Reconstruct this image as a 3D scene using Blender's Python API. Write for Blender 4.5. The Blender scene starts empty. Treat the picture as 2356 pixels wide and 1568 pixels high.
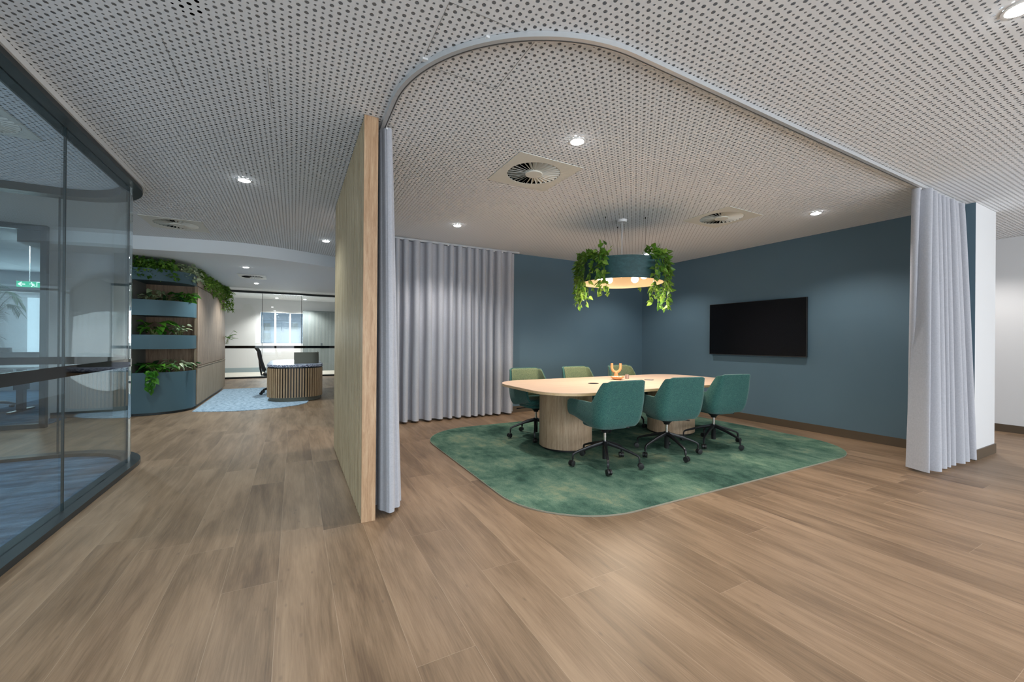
import bpy, bmesh, math, random
from mathutils import Vector, Matrix
R = math.radians
sc = bpy.context.scene
COL = sc.collection
# ------------------------------------------------------------------ camera
H_CAM, H_CEIL = 1.207, 2.70
yaw, pitch, roll = R(28.2295), R(.0442), R(.4534)
fw = Vector((math.sin(yaw)*math.cos(pitch), math.cos(yaw)*math.cos(pitch), math.sin(pitch)))
r0 = Vector((math.cos(yaw), -math.sin(yaw), 0)); u0 = r0.cross(fw)
cr = r0*math.cos(roll)+u0*math.sin(roll); cu = -r0*math.sin(roll)+u0*math.cos(roll)
cam_d = bpy.data.cameras.new('camera'); cam = bpy.data.objects.new('camera', cam_d); COL.objects.link(cam)
M = Matrix(((cr.x, cu.x, -fw.x, 0), (cr.y, cu.y, -fw.y, 0), (cr.z, cu.z, -fw.z, H_CAM), (0, 0, 0, 1)))
cam.matrix_world = M
cam_d.sensor_fit = 'HORIZONTAL'; cam_d.sensor_width = 36; cam_d.lens = 934.92/2356*36
cam_d.clip_start = .02; cam_d.clip_end = 200
sc.camera = cam
# ------------------------------------------------------------------ world, exposure
w = bpy.data.worlds.new('sky'); sc.world = w; w.use_nodes = True
bg = w.node_tree.nodes['Background']; bg.inputs[0].default_value = (.72, .86, 1, 1); bg.inputs[1].default_value = 1.0
sc.view_settings.view_transform = 'Standard'; sc.view_settings.look = 'None'
sc.view_settings.exposure = 0.72; sc.view_settings.gamma = 1; sc.view_settings.use_curve_mapping = False
COOL = (.84, .96, 1.0); NEUT = (1.0, .95, .90); WARM = (1, .62, .30)
def area(name, loc, rot, sx, sy, power, col, spread=180):
    d = bpy.data.lights.new(name, 'AREA'); d.shape = 'RECTANGLE'; d.size = sx; d.size_y = sy
    d.energy = power; d.color = col; d.spread = R(spread)
    o = bpy.data.objects.new(name, d); COL.objects.link(o); o.location = loc; o.rotation_euler = rot
    return o
# area lamps standing in for daylight, most at unseen window walls
area('rear_window_fill', (2.0, -4.7, 1.2), (R(112), 0, 0), 11.5, 2.0, 195, (.92, .96, 1))  # ambient fill from the rear windows, tilted up to brighten the ceiling
area('daylight_side', (8.2, -2.6, 1.5), (R(90), 0, R(90)), 3.6, 2.2, 45, (1, .93, .86))
area('fill_reception', (.0, 19.9, 1.6), (R(-90), 0, 0), 1.4, 1.2, 150, (.9, .96, 1))  # fill lamp added to brighten the reception, outside the stand-in window
area('daylight_office', (-5.2, 13.6, 1.5), (R(-90), 0, 0), 3.6, 1.6, 70, (.8, .93, 1))
area('fill_left', (-8.6, 1.0, 1.2), (R(108), 0, R(-90)), 9, 2.4, 130, (.9, .96, 1))  # uplight added to brighten the corridor ceiling; no window known on this side
def spot(loc, power, col, angle=128, blend=.55, rad=.045):
    d = bpy.data.lights.new('lamp', 'SPOT'); d.energy = power; d.color = col
    d.spot_size = R(angle); d.spot_blend = blend; d.shadow_soft_size = rad
    o = bpy.data.objects.new('lamp', d); COL.objects.link(o); o.location = loc
    return o
random.seed(7)
# ------------------------------------------------------------------ helpers
def tag(o, label=None, cat=None, group=None, kind=None):
    if label: o['label'] = label
    if cat: o['category'] = cat
    if group: o['group'] = group
    if kind: o['kind'] = kind
    return o
def empty(name, loc=(0, 0, 0), rz=0, **k):
    o = bpy.data.objects.new(name, None); COL.objects.link(o); o.location = loc; o.rotation_euler = (0, 0, rz)
    o.empty_display_size = .1
    return tag(o, **k)
def obj(name, bm, mat, parent=None, smooth=False, **k):
    me = bpy.data.meshes.new(name)
    bmesh.ops.recalc_face_normals(bm, faces=bm.faces) if not k.pop('keep', False) else None
    bm.to_mesh(me); bm.free()
    for m in (mat if isinstance(mat, (list, tuple)) else [mat]): me.materials.append(m)
    if smooth:
        for p in me.polygons: p.use_smooth = True
    o = bpy.data.objects.new(name, me); COL.objects.link(o)
    if parent: o.parent = parent
    return tag(o, **k)
def struct(name, bm, mat, parent=None, **k):
    o = obj(name, bm, mat, parent, **k)
    if parent is None: o['kind'] = 'structure'
    return o
def autosmooth(o, deg=35):
    me = o.data
    for p in me.polygons: p.use_smooth = True
    bm = bmesh.new(); bm.from_mesh(me)
    for e in bm.edges:
        e.smooth = not (len(e.link_faces) == 2 and e.calc_face_angle(0) > R(deg))
    bm.to_mesh(me); bm.free()
    return o
def bevel(o, wd, seg=2):
    m = o.modifiers.new('bevel', 'BEVEL'); m.width = wd; m.segments = seg; m.limit_method = 'ANGLE'; m.angle_limit = R(40)
    return o
def NB(): return bmesh.new()
def box(bm, x0, x1, y0, y1, z0, z1, mi=0):
    v = [bm.verts.new((x, y, z)) for z in (z0, z1) for y in (y0, y1) for x in (x0, x1)]
    fs = []
    for f in ((0, 2, 3, 1), (4, 5, 7, 6), (0, 1, 5, 4), (2, 6, 7, 3), (0, 4, 6, 2), (1, 3, 7, 5)):
        fc = bm.faces.new([v[i] for i in f]); fc.material_index = mi; fs.append(fc)
    return fs
def prism(bm, pts, z0, z1, mi=0):
    a = [bm.verts.new((p[0], p[1], z0)) for p in pts]; b = [bm.verts.new((p[0], p[1], z1)) for p in pts]
    n = len(pts)
    bm.faces.new(a[::-1]).material_index = mi; bm.faces.new(b).material_index = mi
    for i in range(n):
        bm.faces.new((a[i], a[(i+1) % n], b[(i+1) % n], b[i])).material_index = mi
def normals2(pts):
    out = []
    for i in range(len(pts)):
        a = Vector(pts[max(i-1, 0)]); b = Vector(pts[min(i+1, len(pts)-1)])
        t = (b-a).normalized(); out.append(Vector((t.y, -t.x)))
    return out
def strip(bm, pts, d0, d1, z0, z1, mi=0):
    """solid following a plan path between offsets d0,d1 (to the right of travel)"""
    nr = normals2(pts); rows = []
    for p, n in zip(pts, nr):
        p = Vector(p); a = p+n*d0; b = p+n*d1
        rows.append([bm.verts.new((a.x, a.y, z0)), bm.verts.new((b.x, b.y, z0)), bm.verts.new((b.x, b.y, z1)), bm.verts.new((a.x, a.y, z1))])
    for r1, r2 in zip(rows, rows[1:]):
        for i in range(4):
            bm.faces.new((r1[i], r1[(i+1) % 4], r2[(i+1) % 4], r2[i])).material_index = mi
    bm.faces.new(rows[0]).material_index = mi; bm.faces.new(rows[-1][::-1]).material_index = mi
def arc(cx, cy, r, a0, a1, n):
    return [(cx+r*math.cos(R(a0+(a1-a0)*i/n)), cy+r*math.sin(R(a0+(a1-a0)*i/n))) for i in range(n+1)]
def rrect(cx, cy, w, h, r, n=10):
    p = []
    for sx, sy, a in ((1, 1, 0), (-1, 1, 90), (-1, -1, 180), (1, -1, 270)):
        p += arc(cx+sx*(w/2-r), cy+sy*(h/2-r), r, a, a+90, n)
    return p
def tube(bm, pts, rad, n=8, cap=True, mi=0):
    pts = [Vector(p) for p in pts]; rings = []
    up = Vector((0, 0, 1)); prev = None
    for i, p in enumerate(pts):
        t = (pts[min(i+1, len(pts)-1)]-pts[max(i-1, 0)]).normalized()
        if prev is None:
            x = t.cross(up)
            if x.length < 1e-3: x = t.cross(Vector((0, 1, 0)))
        else: x = prev-t*prev.dot(t)
        x.normalize(); prev = x; y = t.cross(x)
        rr = rad[i] if isinstance(rad, (list, tuple)) else rad
        rings.append([bm.verts.new(p+x*rr*math.cos(2*math.pi*k/n)+y*rr*math.sin(2*math.pi*k/n)) for k in range(n)])
    for a, b in zip(rings, rings[1:]):
        for k in range(n): bm.faces.new((a[k], a[(k+1) % n], b[(k+1) % n], b[k])).material_index = mi
    if cap: bm.faces.new(rings[0][::-1]).material_index = mi; bm.faces.new(rings[-1]).material_index = mi
def lathe(bm, prof, cx=0, cy=0, n=32, mi=0, close=False, sx=1, sy=1):
    rings = []
    for r, z in prof:
        if r < 1e-6: rings.append([bm.verts.new((cx, cy, z))])
        else: rings.append([bm.verts.new((cx+sx*r*math.cos(2*math.pi*k/n), cy+sy*r*math.sin(2*math.pi*k/n), z)) for k in range(n)])
    prs = list(zip(rings, rings[1:]))
    if close: prs.append((rings[-1], rings[0]))
    for a, b in prs:
        for k in range(n):
            k2 = (k+1) % n
            if len(a) == 1 and len(b) == 1: continue
            if len(a) == 1: f = bm.faces.new((a[0], b[k2], b[k]))
            elif len(b) == 1: f = bm.faces.new((a[k], a[k2], b[0]))
            else: f = bm.faces.new((a[k], a[k2], b[k2], b[k]))
            f.material_index = mi
def copy_tree(o, parent=None):
    c = o.copy(); COL.objects.link(c)
    if parent: c.parent = parent
    for ch in list(o.children): copy_tree(ch, c)
    return c
# ------------------------------------------------------------------ materials
def mat(name, col=(.8, .8, .8), rough=.5, metal=0, spec=.5, **k):
    m = bpy.data.materials.new(name); m.use_nodes = True
    b = m.node_tree.nodes['Principled BSDF']
    b.inputs['Base Color'].default_value = (*col, 1); b.inputs['Roughness'].default_value = rough
    b.inputs['Metallic'].default_value = metal; b.inputs['Specular IOR Level'].default_value = spec
    return m
def lin(*c): return tuple(((x/255)/12.92 if x/255 <= .04045 else ((x/255+.055)/1.055)**2.4) for x in c)
class G:
    def __init__(s, m): s.m = m; s.t = m.node_tree; s.b = s.t.nodes.get('Principled BSDF')
    def n(s, typ, **k):
        nd = s.t.nodes.new(typ)
        for a, v in k.items(): setattr(nd, a, v)
        return nd
    def l(s, a, b): s.t.links.new(a, b)
    def math(s, op, a, b=None, c=None):
        nd = s.n('ShaderNodeMath', operation=op)
        for i, v in enumerate((a, b, c)):
            if v is None: continue
            if isinstance(v, (int, float)): nd.inputs[i].default_value = v
            else: s.l(v, nd.inputs[i])
        return nd.outputs[0]
    def pos(s, scale=(1, 1, 1), world=False):
        if world: o = s.n('ShaderNodeNewGeometry').outputs['Position']
        else: o = s.n('ShaderNodeTexCoord').outputs['Object']
        mp = s.n('ShaderNodeMapping'); mp.inputs['Scale'].default_value = scale; s.l(o, mp.inputs[0]); return mp.outputs[0]
    def noise(s, vec, scale=5, detail=3, rough=.5, dist=0):
        nd = s.n('ShaderNodeTexNoise'); nd.inputs['Scale'].default_value = scale; nd.inputs['Detail'].default_value = detail
        nd.inputs['Roughness'].default_value = rough; nd.inputs['Distortion'].default_value = dist; s.l(vec, nd.inputs['Vector']); return nd.outputs[0]
    def ramp(s, f, stops):
        nd = s.n('ShaderNodeValToRGB'); e = nd.color_ramp.elements
        while len(e) < len(stops): e.new(.5)
        for i, (p, c) in enumerate(stops): e[i].position = p; e[i].color = (*c, 1)
        s.l(f, nd.inputs[0]); return nd.outputs[0]
    def mix(s, f, a, b, typ='MIX'):
        nd = s.n('ShaderNodeMix', data_type='RGBA', blend_type=typ)
        for i, v in ((0, f), (6, a), (7, b)):
            if isinstance(v, (int, float)): nd.inputs[i].default_value = v
            elif isinstance(v, tuple): nd.inputs[i].default_value = (*v, 1)
            else: s.l(v, nd.inputs[i])
        return nd.outputs[2]
    def base(s, c): s.l(c, s.b.inputs['Base Color'])
    def bump(s, h, st=.3, dist=.002):
        nd = s.n('ShaderNodeBump'); nd.inputs['Strength'].default_value = st; nd.inputs['Distance'].default_value = dist
        s.l(h, nd.inputs['Height']); s.l(nd.outputs[0], s.b.inputs['Normal'])
def wood(name, c0, c1, c2, axis='Z', sc_=1.0, rough=.45, spec=.4):
    m = mat(name, c1, rough, spec=spec); g = G(m)
    s = {'Z': (14, 14, .9), 'X': (.9, 14, 14), 'Y': (14, .9, 14)}[axis]
    s = tuple(x*sc_ for x in s)
    a = g.noise(g.pos(s), 2.2, 5, .62, .8); b = g.noise(g.pos(tuple(x*6 for x in s)), 3, 3, .6)
    f = g.math('ADD', g.math('MULTIPLY', a, .7), g.math('MULTIPLY', b, .3))
    g.base(g.ramp(f, [(.34, c0), (.5, c1), (.66, c2)])); g.bump(b, .08, .001)
    return m
def fabric(name, c0, c1, c2, st=(1, 1, 1), scale=60, rough=.9, big=.5):
    m = mat(name, c1, rough, spec=.2); g = G(m)
    a = g.noise(g.pos(st), scale, 4, .7); b = g.noise(g.pos(), 3.5, 2)
    f = g.math('ADD', g.math('MULTIPLY', a, 1-.25*big), g.math('MULTIPLY', b, .25*big))
    g.base(g.ramp(f, [(.36, c0), (.5, c1), (.66, c2)])); g.bump(a, .35, .002)
    g.b.inputs['Sheen Weight'].default_value = .25
    return m
# ceiling: two skins, the lower one pierced
def perf_dist(g):
    p = g.n('ShaderNodeNewGeometry').outputs['Position']; sp = g.n('ShaderNodeSeparateXYZ'); g.l(p, sp.inputs[0])
    P = .03305
    u = g.math('DIVIDE', g.math('SUBTRACT', sp.outputs[0], 1.494), P); v = g.math('DIVIDE', g.math('SUBTRACT', sp.outputs[1], 1.225), P)
    iu = g.math('ROUND', u); iv = g.math('ROUND', v)
    du = g.math('SUBTRACT', u, iu); dv = g.math('SUBTRACT', v, iv)
    d = g.math('MULTIPLY', g.math('SQRT', g.math('ADD', g.math('MULTIPLY', du, du), g.math('MULTIPLY', dv, dv))), P)
    par = g.math('FLOORED_MODULO', g.math('ADD', iu, iv), 2)
    rad = g.math('SUBTRACT', .0095, g.math('MULTIPLY', par, .0039))
    return g.math('LESS_THAN', d, rad)
C_CEIL = lin(236, 240, 244)
mCeil = mat('ceiling_board', C_CEIL, .85, spec=.2); g = G(mCeil); h = perf_dist(g)
tr = g.n('ShaderNodeBsdfTransparent'); mx = g.n('ShaderNodeMixShader'); g.l(h, mx.inputs[0]); g.l(g.b.outputs[0], mx.inputs[1]); g.l(tr.outputs[0], mx.inputs[2])
g.l(mx.outputs[0], g.t.nodes['Material Output'].inputs[0])
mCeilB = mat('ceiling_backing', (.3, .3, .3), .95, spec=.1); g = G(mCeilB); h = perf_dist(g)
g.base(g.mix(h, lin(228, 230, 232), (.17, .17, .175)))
mPaintW = mat('white_paint', lin(216, 217, 219), .7, spec=.3)
mPaintW2 = mat('white_paint_soffit', lin(228, 231, 234), .8, spec=.2)
mBlue = mat('slate_blue_paint', lin(74, 98, 112), .55, spec=.35)
g = G(mBlue); nz = g.noise(g.pos((1, 1, 1), True), 1.3, 2); g.base(g.mix(nz, lin(84, 108, 122), lin(92, 116, 130)))
mDark = mat('dark_metal', lin(52, 58, 60), .4, .3); mBlack = mat('black_plastic', (.012, .012, .013), .42); mBlackM = mat('black_satin_metal', (.016, .016, .018), .35, .2)
mBand = mat('gloss_black_film', (.004, .004, .005), .03, spec=.5)
mVoid = mat('black_void', (.004, .004, .004), .9, spec=0)
mBase = mat('bronze_skirting', lin(88, 76, 62), .4, .1)
mSteel = mat('chrome', (.75, .75, .76), .18, 1); mAlu = mat('aluminium_track', lin(196, 198, 200), .35, .25); mSlot = mat('track_slot', (.08, .08, .08), .6)
mVent = mat('diffuser_paint', lin(222, 222, 214), .5); mTrimW = mat('white_trim', lin(225, 225, 225), .5)
def emis(name, col, st):
    m = bpy.data.materials.new(name); m.use_nodes = True; t = m.node_tree; t.nodes.clear()
    e = t.nodes.new('ShaderNodeEmission'); e.inputs[0].default_value = (*col, 1); e.inputs[1].default_value = st
    o = t.nodes.new('ShaderNodeOutputMaterial'); t.links.new(e.outputs[0], o.inputs[0]); return m
mLens = emis('lamp_lens', (.95, .98, 1), 30); mBulb = emis('warm_bulb', (1, .84, .62), 6)
def glass(name, tint, refl=1.0, rough=0):
    m = bpy.data.materials.new(name); m.use_nodes = True; t = m.node_tree; t.nodes.clear()
    tr = t.nodes.new('ShaderNodeBsdfTransparent'); tr.inputs[0].default_value = (*tint, 1)
    gl = t.nodes.new('ShaderNodeBsdfGlossy'); gl.inputs['Roughness'].default_value = rough; gl.inputs[0].default_value = (.92, .97, 1, 1)
    fr = t.nodes.new('ShaderNodeLayerWeight'); fr.inputs[0].default_value = .5
    pw = t.nodes.new('ShaderNodeMath'); pw.operation = 'POWER'; pw.inputs[1].default_value = 5; t.links.new(fr.outputs['Facing'], pw.inputs[0])
    mt = t.nodes.new('ShaderNodeMath'); mt.operation = 'MULTIPLY_ADD'; mt.inputs[1].default_value = .94*min(refl, 1); mt.inputs[2].default_value = .042*refl; t.links.new(pw.outputs[0], mt.inputs[0])
    mx = t.nodes.new('ShaderNodeMixShader'); o = t.nodes.new('ShaderNodeOutputMaterial')
    t.links.new(mt.outputs[0], mx.inputs[0]); t.links.new(tr.outputs[0], mx.inputs[1]); t.links.new(gl.outputs[0], mx.inputs[2]); t.links.new(mx.outputs[0], o.inputs[0])
    return m
mGlass = glass('partition_glass', (.905, .945, .952), 1.2); mGlassC = glass('clear_glass', (.96, .98, .975), .8)
# floor planks
mFloor = mat('oak_planks', (.4, .3, .2), .42, spec=.45); g = G(mFloor)
sp = g.n('ShaderNodeSeparateXYZ'); g.l(g.n('ShaderNodeNewGeometry').outputs['Position'], sp.inputs[0])
PW, PL = .235, 1.62
uu = g.math('DIVIDE', g.math('SUBTRACT', sp.outputs[0], .174), PW); row = g.math('FLOOR', uu)
wn = g.n('ShaderNodeTexWhiteNoise', noise_dimensions='1D'); g.l(row, wn.inputs['W'])
vv = g.math('ADD', g.math('DIVIDE', sp.outputs[1], PL), g.math('MULTIPLY', wn.outputs[0], 7.3)); pl = g.math('FLOOR', vv)
fu = g.math('FRACT', uu); fv = g.math('FRACT', vv)
eu = g.math('MULTIPLY', g.math('MINIMUM', fu, g.math('SUBTRACT', 1, fu)), PW); ev = g.math('MULTIPLY', g.math('MINIMUM', fv, g.math('SUBTRACT', 1, fv)), PL)
seam = g.math('LESS_THAN', g.math('MINIMUM', eu, ev), .0009)
cb = g.n('ShaderNodeCombineXYZ'); g.l(row, cb.inputs[0]); g.l(pl, cb.inputs[1])
wn2 = g.n('ShaderNodeTexWhiteNoise', noise_dimensions='2D'); g.l(cb.outputs[0], wn2.inputs['Vector'])
cb2 = g.n('ShaderNodeCombineXYZ'); g.l(g.math('ADD', sp.outputs[0], g.math('MULTIPLY', wn2.outputs[0], 31)), cb2.inputs[0])
g.l(g.math('ADD', sp.outputs[1], g.math('MULTIPLY', wn2.outputs[0], 57)), cb2.inputs[1])
mp = g.n('ShaderNodeMapping'); mp.inputs['Scale'].default_value = (9, .85, 1); g.l(cb2.outputs[0], mp.inputs[0])
n1 = g.noise(mp.outputs[0], 1.5, 4, .55, 1.2)
mp2 = g.n('ShaderNodeMapping'); mp2.inputs['Scale'].default_value = (70, 3.0, 1); g.l(cb2.outputs[0], mp2.inputs[0]); n2 = g.noise(mp2.outputs[0], 2.0, 4, .6, .6)
mp3 = g.n('ShaderNodeMapping'); mp3.inputs['Scale'].default_value = (3.2, .7, 1); g.l(cb2.outputs[0], mp3.inputs[0]); n3 = g.noise(mp3.outputs[0], 1.6, 2, .5)
f = g.math('ADD', g.math('ADD', g.math('MULTIPLY', n1, .36), g.math('MULTIPLY', n2, .28)), g.math('MULTIPLY', n3, .36))
f = g.math('ADD', f, g.math('MULTIPLY', g.math('SUBTRACT', wn2.outputs[0], .5), .11))
c = g.ramp(f, [(.34, lin(104, 82, 62)), (.46, lin(130, 106, 82)), (.54, lin(146, 120, 95)), (.68, lin(166, 139, 112))])
# knots
vo = g.n('ShaderNodeTexVoronoi'); mp4 = g.n('ShaderNodeMapping'); mp4.inputs['Scale'].default_value = (2.6, 1.1, 1); g.l(cb2.outputs[0], mp4.inputs[0]); g.l(mp4.outputs[0], vo.inputs['Vector'])
kn = g.math('SUBTRACT', 1, g.math('MINIMUM', g.math('MULTIPLY', vo.outputs['Distance'], 9), 1))
c = g.mix(g.math('MULTIPLY', kn, .55), c, lin(92, 76, 64))
c = g.mix(g.math('MULTIPLY', seam, .35), c, lin(205, 182, 158)); g.base(c)
g.l(g.math('ADD', .36, g.math('MULTIPLY', n2, .16)), g.b.inputs['Roughness']); g.bump(n2, .06, .001)
mOak = wood('pale_oak', lin(160, 124, 92), lin(184, 150, 118), lin(202, 172, 140), 'Z', 1.9)
mOakT = wood('bleached_oak_top', lin(214, 185, 162), lin(220, 192, 170), lin(227, 200, 179), 'X', .5, .42)
mOakE = wood('oak_edge', lin(190, 162, 120), lin(205, 178, 140), lin(214, 190, 152), 'X')
mOakP = wood('pedestal_oak', lin(158, 130, 104), lin(184, 156, 128), lin(204, 178, 150), 'Z', 1.6, .5)
mSlatW = wood('slat_oak', lin(152, 134, 104), lin(174, 156, 126), lin(192, 176, 146), 'Z', .8, .5)
mCab = wood('cabinet_oak', lin(112, 92, 78), lin(146, 122, 102), lin(166, 142, 122), 'Z', 1.0, .75, .2)
mCab2 = wood('cabinet_oak_light', lin(142, 122, 100), lin(160, 140, 118), lin(174, 156, 134), 'Z', 1.0, .75, .2)
mDeskS = wood('desk_slat_oak', lin(150, 122, 92), lin(172, 142, 110), lin(186, 160, 126), 'Z')
mPlan = mat('planter_blue_laminate', lin(74, 99, 108), .5, spec=.3)
mGreyP = mat('grey_panel', lin(120, 122, 118), .6)
mCurt = mat('linen_curtain', lin(186, 188, 196), .95, spec=.1); g = G(mCurt)
a_ = g.noise(g.pos((1, 1, .25)), 170, 3, .7); b_ = g.noise(g.pos((.3, .3, 1)), 200, 3, .7)
g.base(g.mix(g.math('MULTIPLY', g.math('ADD', a_, b_), .5), lin(146, 149, 158), lin(202, 203, 210))); g.bump(a_, .2, .001)
g.b.inputs['Sheen Weight'].default_value = .2
mTeal = fabric('teal_melange_fabric', lin(26, 68, 70), lin(46, 92, 88), lin(80, 124, 112), (1, 1, 7), 75, big=.3)
mOlive = fabric('olive_melange_fabric', lin(76, 90, 72), lin(104, 118, 90), lin(140, 150, 114), (1, 1, 7), 75, big=.3)
mRug = mat('green_carpet', (.1, .2, .15), 1, spec=.05); g = G(mRug)
a_ = g.noise(g.pos((1, 1, 1), True), 1.7, 5, .62, .5); b_ = g.noise(g.pos((1, 1, 1), True), 160, 2, .8); c_ = g.noise(g.pos((1.6, .8, 1), True), 7, 3, .6)
f = g.math('ADD', g.math('ADD', g.math('MULTIPLY', a_, .52), g.math('MULTIPLY', b_, .24)), g.math('MULTIPLY', c_, .24))
g.base(g.ramp(f, [(.38, lin(54, 80, 70)), (.46, lin(76, 106, 92)), (.54, lin(104, 132, 114)), (.64, lin(150, 156, 124))])); g.bump(b_, .6, .004)
mRugB = mat('blue_flecked_carpet', (.3, .4, .5), 1, spec=.05); g = G(mRugB)
a_ = g.noise(g.pos((1, 2, 1), True), 16, 5, .8); g.base(g.ramp(a_, [(.36, lin(66, 84, 104)), (.45, lin(150, 172, 190)), (.6, lin(190, 208, 222))]))
mCarp = mat('slate_blue_carpet', (.2, .3, .4), 1, spec=.05); g = G(mCarp)
a_ = g.noise(g.pos((.8, 3, 1), True), 3, 5, .65); b_ = g.noise(g.pos((1, 1, 1), True), 150, 2, .8)
g.base(g.ramp(g.math('ADD', g.math('MULTIPLY', a_, .75), g.math('MULTIPLY', b_, .25)), [(.36, lin(58, 84, 106)), (.5, lin(88, 118, 144)), (.64, lin(118, 150, 176))]))
mTerr = mat('terrazzo', (.5, .5, .6), .35); g = G(mTerr)
vo = g.n('ShaderNodeTexVoronoi'); vo.inputs['Scale'].default_value = 75; g.l(g.pos(), vo.inputs['Vector']); s_ = g.n('ShaderNodeSeparateColor'); g.l(vo.outputs['Color'], s_.inputs[0])
g.base(g.ramp(s_.outputs[0], [(.2, lin(70, 76, 104)), (.45, lin(140, 148, 172)), (.8, lin(208, 214, 226))]))
mOliveP = mat('olive_screen_panel', lin(98, 98, 86), .5)
mScreen = mat('tv_glass', (.003, .003, .004), .22, spec=.25)
mShadeT = wood('teal_stained_veneer', lin(30, 62, 66), lin(38, 74, 78), lin(50, 88, 92), 'X', .8, .5)
mShadeI = mat('birch_liner', lin(222, 196, 160), .5)
mTan = wood('amber_wood', lin(190, 130, 84), lin(214, 156, 106), lin(230, 178, 130), 'Z', 2)
mSoil = mat('soil', (.02, .014, .01), 1)
def leafmat(name, cs, rough=.4):
    m = mat(name, cs[0], rough, spec=.45); g = G(m)
    ge = g.n('ShaderNodeNewGeometry'); nz = g.noise(g.pos(), 45, 2)
    f = g.math('ADD', g.math('MULTIPLY', ge.outputs['Random Per Island'], .75), g.math('MULTIPLY', nz, .25))
    g.base(g.ramp(f, [(i/(len(cs)-1)*.85+.05, c) for i, c in enumerate(cs)]))
    g.b.inputs['Subsurface Weight'].default_value = 0
    tl = g.n('ShaderNodeBsdfTranslucent'); tl.inputs[0].default_value = (*cs[-1], 1); mx = g.n('ShaderNodeMixShader'); mx.inputs[0].default_value = .32
    g.l(g.b.outputs[0], mx.inputs[1]); g.l(tl.outputs[0], mx.inputs[2]); g.l(mx.outputs[0], g.t.nodes['Material Output'].inputs[0])
    return m
mIvy = leafmat('ivy_leaf', [lin(26, 62, 22), lin(48, 96, 30), lin(92, 142, 44), lin(156, 190, 84)])
mLeafD = leafmat('dark_leaf', [lin(22, 52, 30), lin(36, 78, 40), lin(52, 100, 48)])
mLeafG = leafmat('glossy_leaf', [lin(40, 92, 30), lin(66, 128, 40), lin(104, 160, 56)], .25)
mLeafV = leafmat('variegated_leaf', [lin(60, 104, 62), lin(122, 158, 108), lin(196, 208, 160), lin(226, 230, 200)])
mStem = mat('stem', lin(112, 120, 70), .6)
# ------------------------------------------------------------------ floor, ceiling
bm = NB(); box(bm, -9, 9.2, -5.2, 22, -.1, 0); struct('floor', bm, mFloor)
holes = []          # (x0,x1,y0,y1) openings in the ceiling
VENTS = [(1.867, 3.095), (4.485, 3.095), (-1.36, 6.75), (-1.95, 4.15)]
for x, y in VENTS: holes.append((x-.25, x+.25, y-.25, y+.25))
X0, X1, Y0, Y1 = -9, 9.2, -5.2, 22
xs = sorted({X0, X1, *[h[0] for h in holes], *[h[1] for h in holes]}); ys = sorted({Y0, Y1, *[h[2] for h in holes], *[h[3] for h in holes]})
bm = NB()
for i in range(len(xs)-1):
    for j in range(len(ys)-1):
        cx, cy = (xs[i]+xs[i+1])/2, (ys[j]+ys[j+1])/2
        if any(h[0] < cx < h[1] and h[2] < cy < h[3] for h in holes): continue
        for z, mi in ((H_CEIL, 0), (H_CEIL+.0125, 1)):
            fc = bm.faces.new([bm.verts.new(p) for p in ((xs[i], ys[j], z), (xs[i], ys[j+1], z), (xs[i+1], ys[j+1], z), (xs[i+1], ys[j], z))]); fc.material_index = mi
for h in holes:
    for a, b in (((h[0], h[2]), (h[1], h[2])), ((h[1], h[2]), (h[1], h[3])), ((h[1], h[3]), (h[0], h[3])), ((h[0], h[3]), (h[0], h[2]))):
        fc = bm.faces.new([bm.verts.new((*a, H_CEIL)), bm.verts.new((*b, H_CEIL)), bm.verts.new((*b, H_CEIL+.15)), bm.verts.new((*a, H_CEIL+.15))]); fc.material_index = 2
box(bm, X0, X1, Y0, Y1, H_CEIL+.15, H_CEIL+.25, 2)
struct('ceiling', bm, [mCeil, mCeilB, mVoid], keep=True)
# ------------------------------------------------------------------ walls
XR, YB, YE = 6.28, 6.07, 1.455
bm = NB(); box(bm, XR, 6.94, YE, YB+.13, 0, H_CEIL)
bm.faces.ensure_lookup_table()
bm.normal_update()
for f in bm.faces: f.material_index = 1 if f.calc_center_median().x < XR+.01 else 0
struct('wall_right', bm, [mPaintW, mBlue])
bm = NB(); box(bm, .55, XR, YB, YB+.13, 0, H_CEIL); struct('wall_back', bm, mBlue)
bm = NB(); box(bm, XR-.012, XR, YE, YB, 0, .105); struct('baseboard_right', bm, mBase)
bm = NB(); box(bm, .55, XR-.012, YB-.012, YB, 0, .105); struct('baseboard_back', bm, mBase)
bm = NB(); box(bm, XR-.012, 6.952, YE-.012, YE, 0, .105); box(bm, 6.94, 6.952, YE, YB, 0, .105); struct('baseboard_end', bm, mBase)
bm = NB(); box(bm, 8.75, 8.85, -.9, 22, 0, H_CEIL); struct('wall_far_right', bm, mPaintW)
bm = NB(); box(bm, 8.738, 8.75, -.9, 9, 0, .105); struct('baseboard_far_right', bm, mBase)
bm = NB(); box(bm, 6.94, 8.75, 9, 9.1, 0, H_CEIL); struct('wall_passage', bm, mPaintW)
bm = NB(); box(bm, 1.65, 1.75, YB+.13, 20, 0, H_CEIL); struct('wall_corridor', bm, mPaintW)
bm = NB(); box(bm, -8.9, -8.8, -5.2, 22, 0, H_CEIL); struct('wall_left', bm, mPaintW)
bm = NB(); box(bm, -3.30, -2.41, 8.57, 8.67, 0, H_CEIL); box(bm, -3.30, -3.2, 8.67, 13.5, 0, H_CEIL); struct('wall_beside_planter', bm, mPaintW)
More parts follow.
